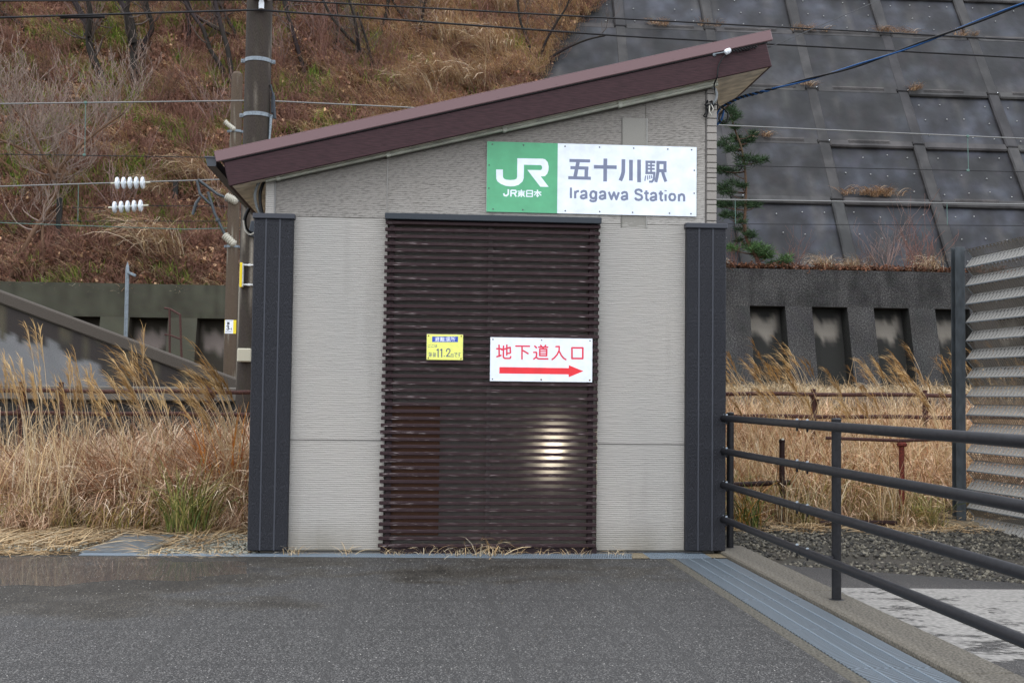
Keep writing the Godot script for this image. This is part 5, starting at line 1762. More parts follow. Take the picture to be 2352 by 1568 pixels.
func make_near_plants() -> void:
	var white := [Color.WHITE]
	var left := func(x: float, z: float) -> bool: return x < -1.46 and z < -1.5 - 0.5 * fine.get_noise_2d(x * 1.3, 4.0) and rng.randf() < smoothstep(-1.2, -2.5, z)
	var right := func(x: float, z: float) -> bool: return x > 2.72 and z < -2.0 - 0.35 * fine.get_noise_2d(x * 1.7, 8.0) and rng.randf() < 0.12 + smoothstep(-1.9, -3.0, z) and not (x > 5.5 and z > -2.9)
	# tangled dry grass, two masses
	var tangle := []
	for k in 4: tangle.append(clump(64, 0.2, 0.45, 1.1, 2, 40, 45, 165, 0.006, 0.016, STRAW if k == 3 else RUSSET).mesh())
	var n_of := [190, 190, 190, 190]
	for k in 4:
		var s := strew(n_of[k] + 40, -7.0, -1.46, -4.6, -1.3, 0.8, 1.08, left, [Color(1.12, 1.12, 1.12), Color(1.1, 1.0, 0.93), Color(0.92, 0.85, 0.79)])
		for i in s[0].size():
			var p: Vector3 = s[0][i].origin
			var grow := lerpf(0.72, 1.06, smoothstep(-5.0, -2.4, p.x)) * lerpf(0.42, 1.14, smoothstep(-1.4, -2.7, p.z))
			s[0][i].basis = s[0][i].basis.scaled_local(Vector3.ONE * grow)
		stuff("dry_grass", tangle[k], M.grass, s[0], s[1], "tangled dry straw-coloured grass left of the shelter")
	for k in 4:
		var s := strew(n_of[k] + 60, 2.72, 9.5, -6.1, -2.0, 0.6, 0.92, right, [Color(1.4, 1.33, 1.25), Color(1.35, 1.24, 1.14), Color(1.2, 1.08, 0.98), Color(1.0, 1.0, 0.78)])
		for i in s[0].size():
			var p: Vector3 = s[0][i].origin
			s[0][i].basis = s[0][i].basis.scaled_local(Vector3.ONE * lerpf(0.42, 1.0, smoothstep(-2.0, -3.2, p.z)))
		stuff("dry_grass", tangle[k], M.grass, s[0], s[1], "tangled dry straw-coloured grass on the bank right of the shelter")
	# upright stems between, and green blades at the front
	var stems := clump(20, 0.2, 0.8, 1.35, 2, 16, 12, 75, 0.006, 0.010, PALE).mesh()
	var s1 := strew(46, -6.6, -1.46, -4.2, -1.7, 0.7, 1.0, left, [Color.WHITE, Color(0.9, 0.86, 0.8)])
	stuff("dry_stems", stems, M.grass, s1[0], s1[1], "upright pale stems in the dry grass left of the shelter")
	s1 = strew(230, 2.72, 9.5, -6.0, -2.1, 0.55, 0.85, right, [Color.WHITE, Color(1.05, 0.98, 0.9)])
	stuff("dry_stems", stems, M.grass, s1[0], s1[1], "upright pale stems in the dry grass right of the shelter")
	var greens := clump(34, 0.18, 0.3, 0.75, 2, 34, 25, 130, 0.006, 0.012, GREEN + [STRAW[0]]).mesh()
	s1 = strew(46, 2.75, 6.2, -3.0, -1.9, 0.6, 1.0, right, [Color.WHITE, Color(0.8, 0.85, 0.7), Color(1.1, 1.05, 0.9)])
	stuff("green_blades", greens, M.grass, s1[0], s1[1], "green and yellowing grass blades at the foot of the bank behind the railing")
	s1 = strew(30, -5.0, -1.5, -2.1, -1.4, 0.5, 0.9, left, [Color.WHITE, Color(1.15, 1.05, 0.85)])
	stuff("green_blades", greens, M.grass, s1[0], s1[1], "olive grass blades along the front of the dry grass left of the shelter")
	# dry grass along the top of the railway bed
	var mid := clump(60, 0.3, 0.25, 0.5, 10, 50, 70, 140, 0.007, 0.012, PALE).mesh()
	var where := []
	var cols := []
	for k in 240:
		where.append(Transform3D(Basis(Vector3.UP, rng.randf() * TAU).scaled(Vector3.ONE * rr(0.3, 0.95)), Vector3(rr(3.0, 16.0), 1.4, rr(-11.0, -6.4))))
		cols.append(Color.WHITE * rr(0.6, 0.95))
	stuff("dry_grass", mid, M.grass, where, cols, "pale dry grass along the top of the railway bed")
	# tall plumed reeds
	var reeds := []
	for k in 5:
		var b := B.new()
		for j in 3: reed(b, Vector3(rr(-0.08, 0.08), 0, rr(-0.08, 0.08)), rr(1.55, 1.95), PI + rr(-0.6, 0.6), rr(0.12, 0.32))
		reeds.append(b.mesh())
	var wind := []
	for k in 4:
		var b := B.new()
		for j in 3: reed(b, Vector3(rr(-0.1, 0.1), 0, rr(-0.1, 0.1)), rr(1.25, 1.65), PI + rr(-0.35, 0.35), rr(0.42, 0.62))
		wind.append(b.mesh())
	for k in 5:
		var s := strew(7, -5.6, -2.9, -3.9, -1.8, 0.7, 0.97, left, white, 0.05)
		stuff("plumed_reed", reeds[k], M.grass, s[0], s[1], "tall plumed reeds standing in the dry grass left of the shelter")
	for k in 4:
		var s := strew(5, -2.9, -1.6, -3.6, -2.2, 0.9, 1.12, left, white, 0.05)
		stuff("plumed_reed", wind[k], M.grass, s[0], s[1], "plumed reeds leaning left beside the left corner post")
		s = strew(17, 3.0, 8.8, -5.9, -3.2, 0.66, 0.94, right, white, 0.06)
		stuff("plumed_reed", wind[k], M.grass, s[0], s[1], "plumed reeds blown to the left on the bank right of the shelter")
	# straw lying on the ground
	var lying := []
	for k in 2: lying.append(clump(34, 0.22, 0.2, 0.55, 68, 96, 80, 104, 0.007, 0.014, PALE).mesh())
	for k in 2:
		var s := strew(210, -5.4, -1.5, -2.3, -0.05, 0.6, 1.0, func(x, z): return z < -0.12 + 0.25 * fine.get_noise_2d(x * 2.0, 1.0) and not (x > -2.78 and x < -2.1 and z > -1.15) and not (x > -2.0 and z > -0.75 and rng.randf() < 0.72), [Color(0.82, 0.77, 0.71), Color(0.6, 0.55, 0.49)], 0.04)
		stuff("straw_litter", lying[k], M.grass, s[0], s[1], "flattened dry straw along the foot of the grass, left of the shelter")
		s = strew(90, 2.9, 6.2, -2.7, -1.75, 0.5, 0.9, func(_x, _z): return true, [Color(0.9, 0.86, 0.8), Color(0.75, 0.7, 0.64)], 0.04)
		stuff("straw_litter", lying[k], M.grass, s[0], s[1], "flattened dry straw at the foot of the grass bank, right of the shelter")
		s = strew(26, -4.6, -1.4, -0.1, 0.1, 0.25, 0.5, func(x, _z): return x < -2.8 or x > -2.15, [Color(1.05, 1, 0.92)], 0.03)
		stuff("straw_litter", lying[k], M.grass, s[0], s[1], "dry straw along the drain grating, left of the shelter")
	# tufts that stand out
	var tuft := func(called: String, label: String, b: B, at: Vector2) -> void:
		var o := solo(called, b, M.grass)
		o.position = Vector3(at.x, ground_at(at.x, at.y), at.y)
		tag(o, label, "grass tuft")
	tuft.call("green_grass_tuft", "olive green grass tuft at the front edge of the dry grass, left of the shelter", clump(150, 0.2, 0.4, 0.95, 0, 30, 20, 120, 0.006, 0.012, GREEN), Vector2(-2.12, -1.4))
	tuft.call("orange_grass_tuft", "orange-brown grass tuft high in the dry grass near the left corner post", clump(70, 0.16, 0.8, 1.4, 0, 18, 25, 90, 0.009, 0.016, [lin(176, 104, 44), lin(150, 84, 36), lin(190, 130, 62)]), Vector2(-1.95, -2.4))
	tuft.call("yellow_grass_tuft", "yellow-green grass tuft at the far left of the dry grass", clump(60, 0.12, 0.3, 0.75, 4, 28, 30, 110, 0.007, 0.011, [lin(182, 146, 70), lin(196, 162, 92), lin(136, 126, 60)]), Vector2(-4.35, -1.7))
	tuft.call("dark_green_grass_tuft", "dark green grass tuft behind the first railing post", clump(90, 0.16, 0.3, 0.7, 4, 34, 30, 110, 0.008, 0.013, [lin(52, 66, 38), lin(82, 94, 46), lin(110, 112, 56), lin(168, 120, 60)]), Vector2(3.42, -1.95))
	tuft.call("fresh_grass_tuft", "fresh green grass tuft at the foot of the rust-red post", clump(60, 0.14, 0.25, 0.6, 8, 40, 50, 120, 0.008, 0.012, [lin(96, 116, 58), lin(140, 146, 82), lin(180, 168, 116)]), Vector2(5.45, -2.35))
	tuft.call("mixed_grass_tuft", "green and straw grass tuft in the middle of the bank behind the railing", clump(170, 0.42, 0.35, 0.8, 4, 30, 30, 120, 0.008, 0.012, GREEN + STRAW), Vector2(4.1, -2.6))
	var oak := clump(70, 0.24, 0.4, 0.9, 4, 30, 30, 120, 0.008, 0.012, GREEN)
	tuft.call("bent_grass_tuft", "olive grass tuft on the bank between the short dark pipe post and the corner post", oak, Vector2(3.35, -2.9))
	# weeds at the foot of the slats
	var weeds := []
	for k in 3: weeds.append(clump(26, 0.07, 0.06, 0.2, 5, 60, 60, 160, 0.003, 0.005, PALE))
	var spots := [[-0.2, 0.9], [-0.1, 0.8], [0.12, 1.2], [0.33, 1.0], [0.42, 1.2], [0.55, 1.9], [0.66, 2.1], [0.74, 1.6], [0.84, 0.9], [1.08, 0.9], [1.28, 0.7], [1.42, 0.8], [-0.55, 1.2], [-0.95, 1.1], [-1.02, 0.9], [1.7, 0.9]]
	var weed_row := []
	for k in spots.size():
		var o := part_mesh(numbered("weed_tuft"), weeds[k % 3].mesh(), M.grass, self)
		o.position = Vector3(spots[k][0], 0.0, 0.095 + rr(-0.01, 0.02))
		o.rotation.y = rr(0, 6)
		o.scale = Vector3.ONE * spots[k][1]
		tag(o, "small dry weed tuft growing at the foot of the shelter's front", "weed", "dry weeds along the shelter's foot")
		weed_row.append(o)
	in_order(weed_row, "small dry weed tuft at the foot of the shelter's front, %s from the left")
	# grit scattered over the asphalt
	var grit := rock().mesh()
	var gw := []
	var gc := []
	for k in 5200:
		var x := rr(-5.2, 2.0)
		var z := 0.4 + 5.0 * pow(rng.randf(), 1.2)
		gw.append(Transform3D(Basis(Vector3.UP, rr(0, 6)).scaled(Vector3(1.0, 0.6, 1.0) * rr(0.0022, 0.0048)), Vector3(x, 0.001, z)))
		gc.append(lin(90, 88, 84).lerp(lin(196, 192, 184), pow(rng.randf(), 1.5)))
	stuff("grit", grit, M.stone, gw, gc, "fine pale grit scattered over the asphalt")
	# stones
	var rocks := [rock().mesh(), rock().mesh(), rock().mesh()]
	for k in 3:
		var where2 := []
		var cols2 := []
		for j in 3400:
			var x := rr(2.95, 7.6)
			var z := rr(-2.3, 2.6)
			if z > 0.34 + (x - 2.9) * 0.67 + 0.12 * broad.get_noise_2d(x * 30.0, 3.0): continue
			var s := rr(0.009, 0.024)
			where2.append(Transform3D(Basis(Vector3(rr(-1, 1), rr(-1, 1), rr(-1, 1)).normalized(), rr(0, 6)).scaled(Vector3.ONE * s), Vector3(x, ground_at(x, z) + 0.006, z)))
			var g := rr(0.0, 1.0)
			cols2.append(lin(58, 57, 54).lerp(lin(150, 143, 126), g * g) * rr(0.75, 1.05))
		stuff("gravel", rocks[k], M.stone, where2, cols2, "loose grey gravel beside the parking lot")
		where2 = []
		cols2 = []
		for j in 1100:
			var x := rr(-2.2, -1.3)
			var z := rr(-1.2, 0.06)
			if j % 3 == 0:
				x = rr(-5.0, -2.76); z = rr(-0.7, 0.0)
			if x > -2.2 - 0.0 and x < -2.1 and z > -1.1: continue
			var s := rr(0.008, 0.02)
			where2.append(Transform3D(Basis(Vector3(rr(-1, 1), rr(-1, 1), rr(-1, 1)).normalized(), rr(0, 6)).scaled(Vector3.ONE * s), Vector3(x, ground_at(x, z) + 0.005, z)))
			cols2.append(lin(86, 88, 80).lerp(lin(178, 178, 164), rng.randf()))
		stuff("gravel", rocks[k], M.stone, where2, cols2, "greenish grey gravel at the left corner post")

# ---------------------------------------------------------------- woody plants
func limb(b: B, p: Vector3, dir: Vector3, l: float, r: float, depth: int, c: Color, up := 0.15) -> void:
	var n := 4
	var ps := PackedVector3Array([p])
	var rs := PackedFloat32Array([r])
	var d := dir
	for k in n:
		d = (d + Vector3(rr(-0.28, 0.28), rr(-0.2, 0.28) + up, rr(-0.28, 0.28))).normalized()
		p += d * l / n
		ps.append(p)
		rs.append(maxf(r * (1.0 - 0.6 * (k + 1.0) / n), 0.005))
	b.tube(ps, rs, 5 if r > 0.025 else (4 if r > 0.012 else 3), false, c, c * 1.15)
	if depth <= 0: return
	var m := 2 + rng.randi() % 2
	for k in m:
		var i := 1 + rng.randi() % (n - 1) if k > 0 else n
		var side := Vector3(rr(-1, 1), rr(-0.3, 0.8), rr(-1, 1)).normalized()
		limb(b, ps[i], (d * 0.7 + side * 0.75).normalized(), l * rr(0.5, 0.75), rs[i] * rr(0.55, 0.8), depth - 1, c, up)

func tree(label: String, z: float, paths: Array, r: float, c: Color, twigs: int, depth: int, len0: float, group: String) -> Node3D:
	var first: Vector2 = paths[0][0]
	var at := Vector3(first.x, first.y - 0.1, z)
	var t := thing("bare_tree", label, "tree", at, group)
	for q in paths.size():
		var path: Array = paths[q]
		var b := B.new()
		var pts := []
		for k in path.size(): pts.append(Vector3(path[k].x, path[k].y, z + (0.08 * k if q % 2 else -0.1 * k)) - at)
		if q > 0: pts[0] = Vector3(pts[0].x, pts[0].y, -0.02 * path.size())
		var cv := curve(pts, 4)
		var rs := PackedFloat32Array()
		for k in cv.size(): rs.append(1.25 * r * (1.0 if q == 0 else 0.72) * (1.0 - 0.55 * k / cv.size()) * (1.0 + (0.35 if k == 0 else 0.0)))
		b.tube(cv, rs, 8, false, c * 0.9, c * 1.15)
		part("trunk", b, M.bark, t)
		b = B.new()
		for k in twigs:
			var i := int(rr(0.3, 1.0) * (cv.size() - 1))
			var d := Vector3(rr(-1, 1), rr(-0.1, 0.9), rr(-0.8, 0.8)).normalized()
			limb(b, cv[i], d, rr(0.6, 1.1) * len0, maxf(rs[i] * 0.36, 0.011), depth, c.lerp(lin(150, 134, 124), 0.25 if depth < 3 else 0.75))
		part("branches", b, M.bark, t)
	return t

func v2(a: Array) -> Array:
	var o := []
	for k in range(0, a.size(), 2): o.append(Vector2(a[k], a[k + 1]))
	return o

func make_hill_plants() -> void:
	var grey := lin(42, 36, 33)
	var dark := lin(34, 28, 26)
	var tan := lin(104, 80, 62)
	var g := "leafless trees on the hillside"
	tree("leaning grey forked tree on the upper hillside, third trunk from the left edge", -24.15, [v2([-8.63, 9.06, -8.91, 9.93, -9.4, 11.03, -9.5, 11.65, -9.88, 12.39, -10.2, 12.88, -10.5, 13.6]), v2([-9.45, 11.4, -9.35, 12.0, -9.5, 12.8, -9.4, 13.6])], 0.1, grey, 9, 2, 0.8, g)
	tree("tall forked grey tree left of the middle of the hillside", -24.37, [v2([-7.96, 9.39, -8.19, 10.38, -8.26, 11.39, -8.36, 12.02, -8.65, 12.51, -8.87, 13.01, -9.0, 13.7]), v2([-8.26, 11.3, -8.4, 12.0, -8.3, 12.8, -8.2, 13.6])], 0.1, grey, 9, 2, 0.8, g)
	tree("slim dark tree just right of the tall forked grey tree", -24.86, [v2([-7.89, 10.0, -8.08, 11.28, -7.85, 11.93, -8.05, 12.69, -8.1, 13.6])], 0.08, dark, 7, 2, 0.7, g)
	tree("slender grey tree leaning left, next but one to the slim concrete pole", -24.5, [v2([-5.39, 9.63, -5.72, 10.64, -6.1, 11.26, -6.34, 11.89, -6.62, 12.26, -6.94, 12.76, -7.3, 13.5])], 0.062, grey, 8, 1, 0.8, g)
	tree("slender grey tree nearest the slim concrete pole", -24.18, [v2([-5.08, 9.0, -5.34, 10.05, -5.55, 11.18, -5.75, 11.8, -5.95, 12.55, -6.08, 13.18, -6.1, 13.8])], 0.07, grey, 8, 1, 0.8, g)
	tree("bent dark sapling in the upper left corner", -25.4, [v2([-11.52, 10.9, -11.61, 11.7, -11.77, 12.08, -12.34, 12.45, -12.9, 12.7])], 0.06, dark, 4, 1, 0.7, g)
	tree("pale branching tree on the upper hillside against the thick pole", -25.7, [v2([-5.37, 11.2, -5.55, 12.03, -5.82, 12.54, -6.09, 13.06, -6.5, 13.8]), v2([-5.55, 12.0, -6.1, 12.15, -6.7, 12.5, -6.9, 12.9])], 0.055, grey, 6, 2, 0.9, g)
	tree("wide grey leafless bush-tree with tan stems at the far left", -20.3, [v2([-10.14, 3.9, -9.95, 4.56, -9.6, 5.34, -9.37, 5.78, -9.12, 6.45, -9.0, 6.95, -8.94, 7.56]), v2([-9.12, 6.6, -9.35, 7.2, -9.7, 7.9, -10.2, 8.5]), v2([-9.0, 6.9, -8.6, 7.4, -8.1, 7.9, -7.5, 8.4]), v2([-9.05, 6.8, -9.8, 7.3, -10.6, 7.6])], 0.058, tan, 20, 3, 1.2, g)
	tree("thin tan stem beside the wide grey bush-tree at the far left", -20.35, [v2([-9.37, 3.95, -9.34, 4.69, -9.42, 5.24, -9.4, 6.01, -9.12, 6.57, -9.2, 7.4])], 0.042, tan, 7, 3, 1.0, g)
	tree("dark many-stemmed tree above the roof beside the concrete slope", -25.3, [v2([3.46, 10.5, 3.35, 11.58, 3.21, 12.11, 2.98, 12.77, 2.9, 13.7]), v2([3.46, 10.9, 3.69, 11.86, 4.04, 12.54, 4.37, 13.09, 4.5, 13.8]), v2([3.55, 11.3, 4.31, 11.82, 5.04, 12.18, 5.6, 12.35])], 0.05, dark, 7, 2, 0.8, g)
	tree("dark crooked tree above the left half of the roof, right one of two", -25.9, [v2([-0.16, 11.4, -0.04, 12.29, -0.37, 12.68, -0.71, 13.08, -0.98, 13.6]), v2([-0.04, 12.3, 0.05, 13.0, 0.22, 13.8])], 0.058, dark, 7, 2, 0.8, g)
	tree("dark crooked tree above the left half of the roof, left one of two", -24.7, [v2([-1.7, 9.8, -1.8, 10.45, -2.02, 10.96, -1.81, 11.49, -2.2, 11.93, -2.66, 12.49, -2.98, 13.13]), v2([-1.81, 11.3, -1.88, 11.86, -2.02, 12.53, -2.36, 13.3]), v2([-1.75, 10.2, -1.45, 10.9, -1.6, 11.7, -1.9, 12.6])], 0.062, dark, 8, 2, 0.8, g)
	var slim := []
	for q in [[-12.6, 9.4], [-11.0, 11.0], [-10.0, 12.2], [-7.2, 11.6], [-4.6, 10.6], [-3.9, 9.4], [-3.0, 11.4], [-2.6, 9.0], [-1.2, 9.9], [0.6, 12.6], [-6.2, 9.9], [-9.4, 10.6], [-12.0, 7.6], [-6.9, 8.9], [-3.4, 8.0], [-4.9, 8.2]]:
		var o := slope_at(q[0], q[1], 0.3)
		var lean := rr(-0.5, 0.1)
		var pts := []
		var px := o.x
		for k in 7:
			pts.append(Vector2(px, o.y + 0.75 * k))
			px += lean * 0.3 + rr(-0.12, 0.12)
		slim.append(tree("slim dark bare tree, one of many on the upper hillside", o.z, [pts], rr(0.035, 0.06), dark.lerp(grey, rng.randf()), 10, 2, 0.9, "slim bare trees on the upper hillside"))
	in_order(slim, "slim dark bare tree on the upper hillside, %s of the slim ones from the left")
	# bare shrubs
	var reddish := lin(118, 86, 76)
	var sg := "bare shrubs on the hillside"
	var shrubs := []
	for k in 3:
		var b := B.new()
		for j in 11:
			var d := Vector3(rr(-0.6, 0.6), rr(0.6, 1.0), rr(-0.4, 0.5)).normalized()
			limb(b, Vector3(rr(-0.15, 0.15), -0.1, rr(-0.1, 0.1)), d, rr(0.7, 1.4), rr(0.012, 0.022), 2, [reddish, lin(134, 112, 104), lin(98, 74, 62)][k] * rr(0.9, 1.15), 0.1)
		shrubs.append(b.mesh())
	var sp := [[-4.6, 7.4], [-4.0, 8.3], [-3.4, 7.0], [-2.7, 8.0], [-2.2, 9.0], [-1.4, 7.2], [-0.9, 8.4], [-3.2, 9.6], [-4.4, 5.2], [-3.6, 5.9], [-5.6, 5.4], [-7.4, 5.9], [-10.6, 4.4], [-9.9, 5.6], [-11.2, 6.6], [-10.3, 7.2], [-5.0, 2.2], [-4.4, 3.0], [-8.2, 1.2], [-7.7, 2.0], [-10.3, 1.4], [-6.0, 4.2], [0.3, 9.6], [-1.6, 10.6], [-7.0, 8.6], [-9.8, 9.2], [-3.9, 10.4], [1.9, 10.2]]
	var hint := ["reddish bare shrub in the thicket on the hillside", "greyish twiggy bare shrub on the hillside", "dark brown bare shrub on the hillside"]
	var rows := [[], [], []]
	for k in sp.size():
		var o := part_mesh(numbered("bare_shrub"), shrubs[k % 3], M.bark, self)
		o.position = slope_at(sp[k][0], sp[k][1], hill_h(sp[k][0], sp[k][1]))
		o.rotation.y = rr(0, 6)
		o.scale = Vector3.ONE * rr(0.75, 1.25)
		tag(o, hint[k % 3], "shrub", sg)
		rows[k % 3].append(o)
	in_order(rows[0], "reddish bare shrub on the hillside, %s reddish one from the left")
	in_order(rows[1], "greyish twiggy bare shrub on the hillside, %s greyish one from the left")
	in_order(rows[2], "dark brown bare shrub on the hillside, %s dark brown one from the left")
	# arching clumps of long pale grass
	var big := []
	for k in 3:
		big.append(clump(230, 0.42, 0.8, 1.7, 10, 50, 95, 150, 0.010, 0.017, PALE + RUSSET, 0.75, PI * 0.8).mesh())
	var cl := [[-6.45, 0.75, 1.25, "long pale grass clump drooping over the mossy wall behind the thin signal post"], [-5.75, 3.35, 1.15, "long pale grass clump right of the insulator strings"], [-6.9, 2.9, 0.75, "small pale grass clump under the lower insulator string"], [-4.9, 2.7, 0.7, "pale grass clump beside the slim concrete pole"], [0.9, 7.7, 1.2, "pale grass clump just above the middle of the roof"], [1.9, 7.6, 1.1, "pale grass clump above the roof, left of the dark many-stemmed tree"], [0.1, 7.0, 1.05, "pale grass clump low above the left half of the roof"], [1.0, 9.6, 1.2, "pale grass clump high above the roof's middle"], [2.3, 9.0, 1.15, "pale grass clump against the edge of the concrete slope"], [-8.2, 9.9, 0.7, "pale grass clump between the grey trees on the upper hillside"], [2.6, 11.2, 1.1, "pale grass clump beside the concrete slope at the top edge"], [0.2, 11.2, 1.0, "pale grass clump above the crooked dark tree"], [1.5, 12.4, 1.1, "pale grass clump at the top edge above the roof's middle"]]
	for k in cl.size():
		var o := part_mesh(numbered("dry_grass_clump"), big[k % 3], M.grass, self)
		o.position = slope_at(cl[k][0], cl[k][1], hill_h(cl[k][0], cl[k][1]) - 0.05)
		o.scale = Vector3.ONE * cl[k][2]
		o.rotation.y = rr(-0.4, 0.4)
		tag(o, cl[k][3], "grass clump")
	# leaf litter, low green, straw and twigs over the whole hillside
	var leaf := B.new()
	for k in 7:
		var q := Basis(Vector3(rr(-1, 1), rr(-1, 1), rr(-1, 1)).normalized(), rr(0, 2.2))
		var p := Vector3(rr(-0.13, 0.13), rr(0.0, 0.08), rr(-0.13, 0.13))
		var l := rr(0.04, 0.07)
		var w := rr(0.025, 0.045)
		leaf.poly([p + q * Vector3(-l, 0, 0), p + q * Vector3(0, 0.01, w), p + q * Vector3(l, 0, 0), p + q * Vector3(0, 0.01, -w)], q * Vector3.UP, Color.WHITE * rr(0.75, 1.25))
	var tufts := clump(22, 0.12, 0.1, 0.3, 5, 55, 40, 120, 0.012, 0.022, [lin(124, 152, 66), lin(92, 122, 50), lin(156, 168, 84)])
	var dry := clump(26, 0.16, 0.2, 0.6, 15, 70, 80, 150, 0.008, 0.014, RUSSET + PALE, 0.6, PI * 0.8)
	var sprig := B.new()
	for k in 10:
		limb(sprig, Vector3(rr(-0.1, 0.1), -0.03, rr(-0.1, 0.1)), Vector3(rr(-0.8, 0.8), rr(0.3, 1.0), rr(-0.3, 0.8)).normalized(), rr(0.3, 0.7), rr(0.006, 0.011), 1, lin(112, 82, 70) * rr(0.8, 1.2), 0.05)
	var lw := []
	var lc := []
	var gw := []
	var gc := []
	var dw := []
	var dc := []
	var tw := []
	var tc := []
	var up := Basis(Vector3.RIGHT, deg_to_rad(32.0))
	for k in 46000:
		var s := rr(-0.4, 15.5)
		var x := rr(-14.5, 7.0)
		if x > edge_of_concrete(s) - 0.1 or (x > -3.0 and s < 5.0): continue
		var p := slope_at(x, s, hill_h(x, s))
		var green := smoothstep(0.0, 0.4, broad.get_noise_2d(x * 4.0, s * 5.0 + 80.0) + 0.15 * fine.get_noise_2d(x, s) + 0.16 - 0.05 * maxf(0.0, x + 6.0) - 0.35 * smoothstep(3.0, 0.5, s))
		var straw := smoothstep(-3.5, 0.5, x) * 0.75 + 0.25 * smoothstep(0.1, 0.4, broad.get_noise_2d(x * 5.0 + 50.0, s * 5.0))
		var u := rng.randf()
		var q := Basis(Vector3(rr(-1, 1), rr(-1, 1), rr(-1, 1)).normalized(), rr(0, 6))
		if u < 0.1:
			tw.append(Transform3D((Basis(Vector3.UP, rr(0, 6))).scaled(Vector3.ONE * rr(0.6, 1.2)), p)); tc.append(Color.WHITE * rr(0.9, 1.9))
		elif u < 0.1 + 0.5 * green:
			gw.append(Transform3D((Basis(Vector3.UP, rr(0, 6))).scaled(Vector3.ONE * rr(0.8, 1.6)), p)); gc.append(Color(1.0, 0.95, 0.95) * rr(0.8, 1.3))
		elif u < 0.17 + 0.5 * green + 0.45 * straw:
			dw.append(Transform3D(Basis(Vector3.UP, rr(-0.6, 0.6)).scaled(Vector3.ONE * rr(0.6, 1.3)), p)); dc.append(Color.WHITE * rr(0.95, 1.5))
		elif (green < 0.5 or rng.randf() < 0.35) and (fine.get_noise_2d(x * 0.9 + 30.0, s * 0.9) > -0.05 or rng.randf() < 0.3):
			lw.append(Transform3D(q.scaled(Vector3.ONE * rr(0.9, 1.5)), p + Vector3(0, 0.02, 0.02)))
			var hue := lin(146, 104, 80).lerp(lin(102, 76, 62), rng.randf())
			if rng.randf() < 0.2: hue = lin(184, 150, 116)
			lc.append(hue * rr(0.9, 1.55))
	# the litter on the ledge above the right-hand wall
	for k in 900:
		var x := rr(5.5, 16.0)
		lw.append(Transform3D(Basis(Vector3(rr(-1, 1), rr(-1, 1), rr(-1, 1)).normalized(), rr(0, 6)).scaled(Vector3.ONE * rr(0.5, 0.9)), Vector3(x, 4.71 + rr(0.0, 0.08), rr(-20.7, -20.02))))
		lc.append(lin(122, 80, 56).lerp(lin(80, 58, 46), rng.randf()))
	stuff("leaf_litter", leaf.mesh(), M.leaf, lw, lc, "rust brown fallen leaves covering the hillside")
	stuff("low_green_plants", tufts.mesh(), M.grass, gw, gc, "patches of low green plants on the hillside")
	stuff("hill_grass", dry.mesh(), M.grass, dw, dc, "straw-coloured dry grass over the hillside")
	stuff("undergrowth_twigs", sprig.mesh(), M.bark, tw, tc, "fine reddish twigs of the undergrowth on the hillside")
	# what grows on the ledge and in the slope's joints
	var lg := [[10.75, 0.55, "pale arching grass on the ledge above the second bay from the left"], [11.5, 0.5, "pale arching grass on the ledge right of its twin, above the third bay"], [13.6, 0.62, "pale arching grass on the ledge next to the louvre fence post"], [8.0, 0.4, "small pale grass tuft on the ledge beside the right corner post"]]
	for k in lg.size():
		var o := part_mesh(numbered("dry_grass_clump"), big[k % 3], M.grass, self)
		o.position = Vector3(lg[k][0], 4.7, -20.5)
		o.scale = Vector3.ONE * lg[k][1]
		tag(o, lg[k][2], "grass clump")
	var ls := [[9.9, 0.5], [12.3, 0.8], [12.9, 0.65], [13.3, 0.9], [11.9, 0.45], [8.3, 0.45]]
	var low_row := []
	for k in ls.size():
		var o := part_mesh(numbered("bare_shrub"), shrubs[[0, 1, 0, 0, 2, 0][k]], M.bark, self)
		o.position = Vector3(ls[k][0], 4.7, -20.45)
		o.scale = Vector3.ONE * ls[k][1]
		o.rotation.y = k
		tag(o, "low reddish bare shrub on the ledge above the concrete wall", "shrub", "bare shrubs on the concrete ledge")
		low_row.append(o)
	in_order(low_row, "low reddish bare shrub on the ledge above the concrete wall, %s from the left")
	var ww := []
	var wc := []
	for q in [[7.5, 10.9], [9.2, 10.95], [12.1, 10.95], [12.6, 10.9], [14.9, 10.9], [15.5, 10.95], [12.8, 3.65], [13.2, 3.6], [13.0, 3.7], [11.9, 8.2], [14.9, 8.2], [9.9, 5.9], [17.6, 10.9], [12.3, 3.6]]:
		for j in 6:
			ww.append(Transform3D(Basis(Vector3.UP, rr(0, 6)).scaled(Vector3.ONE * rr(0.4, 0.95)), slope_at(q[0] + rr(-0.35, 0.35), q[1] + rr(-0.05, 0.1), 0.24)))
			wc.append(Color(0.85, 0.7, 0.58) * rr(0.6, 1.0))
	stuff("joint_weeds", dry.mesh(), M.grass, ww, wc, "rust and straw weeds growing in the joints of the concrete slope")
	make_pine()

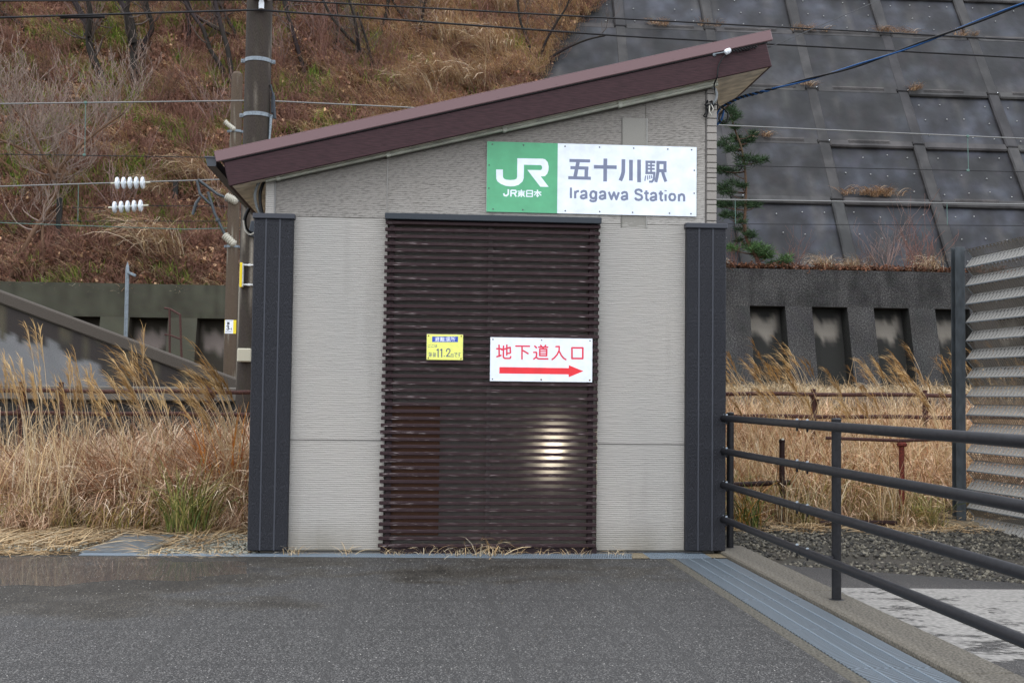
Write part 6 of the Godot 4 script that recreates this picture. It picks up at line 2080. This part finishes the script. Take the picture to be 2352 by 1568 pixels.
func make_pine() -> void:
	var t := thing("pine_tree", "young pine with tiered green branches on the ledge beside the right corner post", "tree", Vector3(8.75, 4.7, -20.3))
	var o := t.position
	var at := func(zx: float, zy: float) -> Vector3: return Vector3(8.21 + (zx - 229.0) * 0.00338, 8.99 - (zy - 140.0) * 0.003449, -20.3) - o
	var stem := curve([at.call(440, 1370), at.call(390, 1270), at.call(330, 1160), at.call(312, 1040), at.call(318, 900), at.call(320, 700), at.call(290, 480), at.call(235, 330), at.call(205, 240), at.call(170, 125)], 4)
	var b := B.new()
	var rs := PackedFloat32Array()
	for k in stem.size(): rs.append(lerpf(0.055, 0.012, float(k) / stem.size()))
	b.tube(stem, rs, 8, false, lin(96, 66, 56), lin(84, 74, 52))
	part("trunk", b, M.bark, t)
	var blobs := "175,170,40 190,210,35 250,215,28 200,262,25 160,268,20 228,320,25 245,375,25 392,345,28 385,385,25 355,400,30 290,395,40 300,430,35 150,430,45 130,440,30 230,470,45 190,490,45 285,545,45 345,555,48 405,572,42 455,552,28 120,632,40 165,635,45 225,638,45 265,615,35 140,765,40 215,735,45 180,810,45 165,780,40 275,758,32 300,755,25 105,905,38 170,905,45 235,895,50 300,895,50 360,890,42 405,900,32 165,980,42 150,990,32 275,985,35 265,1040,30 300,1075,38 330,1125,38 285,1165,25 360,1140,28"
	var low := "345,1215,42 395,1205,45 440,1235,48 480,1265,45 420,1265,45 500,1285,32 365,1250,38 455,1290,38 625,1305,38 590,1330,32 640,1330,28 250,1230,35 185,1235,30 520,1350,28"
	var bb := B.new()
	for part_k in 2:
		b = B.new()
		for one in (blobs if part_k == 0 else low).split(" "):
			var q := one.split(",")
			var p: Vector3 = at.call(float(q[0]), float(q[1])) + Vector3(0, 0, rr(-0.25, 0.25))
			var r := float(q[2]) * 0.0034
			# a branch from the nearest place on the stem a little lower
			var best := stem[0]
			for s in stem:
				if absf(s.y - p.y + 0.12) < absf(best.y - p.y + 0.12): best = s
			bb.tube(curve([best, best.lerp(p, 0.5) - Vector3(0, 0.04, 0), p], 3), PackedFloat32Array([0.016, 0.014, 0.012, 0.01, 0.009, 0.007, 0.006]), 4, false, lin(88, 66, 52))
			for k in int(46 + r * 780.0):
				var c := p + Vector3(rr(-1.15, 1.15), rr(-0.5, 0.5), rr(-1, 1)) * r * 0.85
				var d := (Vector3(rr(-1, 1), rr(-0.3, 1.0), rr(-1, 1)) + (c - p) * 3.0).normalized()
				var col := lin(34, 52, 34).lerp(lin(60, 82, 48), rng.randf())
				if part_k == 1: col = lin(52, 76, 44).lerp(lin(84, 112, 62), rng.randf())
				var l := rr(0.1, 0.19)
				var side := d.cross(Vector3(rr(-1, 1), rr(-1, 1), rr(-1, 1))).normalized()
				b.strip(PackedVector3Array([c, c + d * l * 0.6, c + d * l]), PackedFloat32Array([0.011, 0.011, 0.003]), side, col * 0.9, col * 1.1)
		part("needles" if part_k == 0 else "low_needles", b, M.needle, t)
	part("branches", bb, M.bark, t)
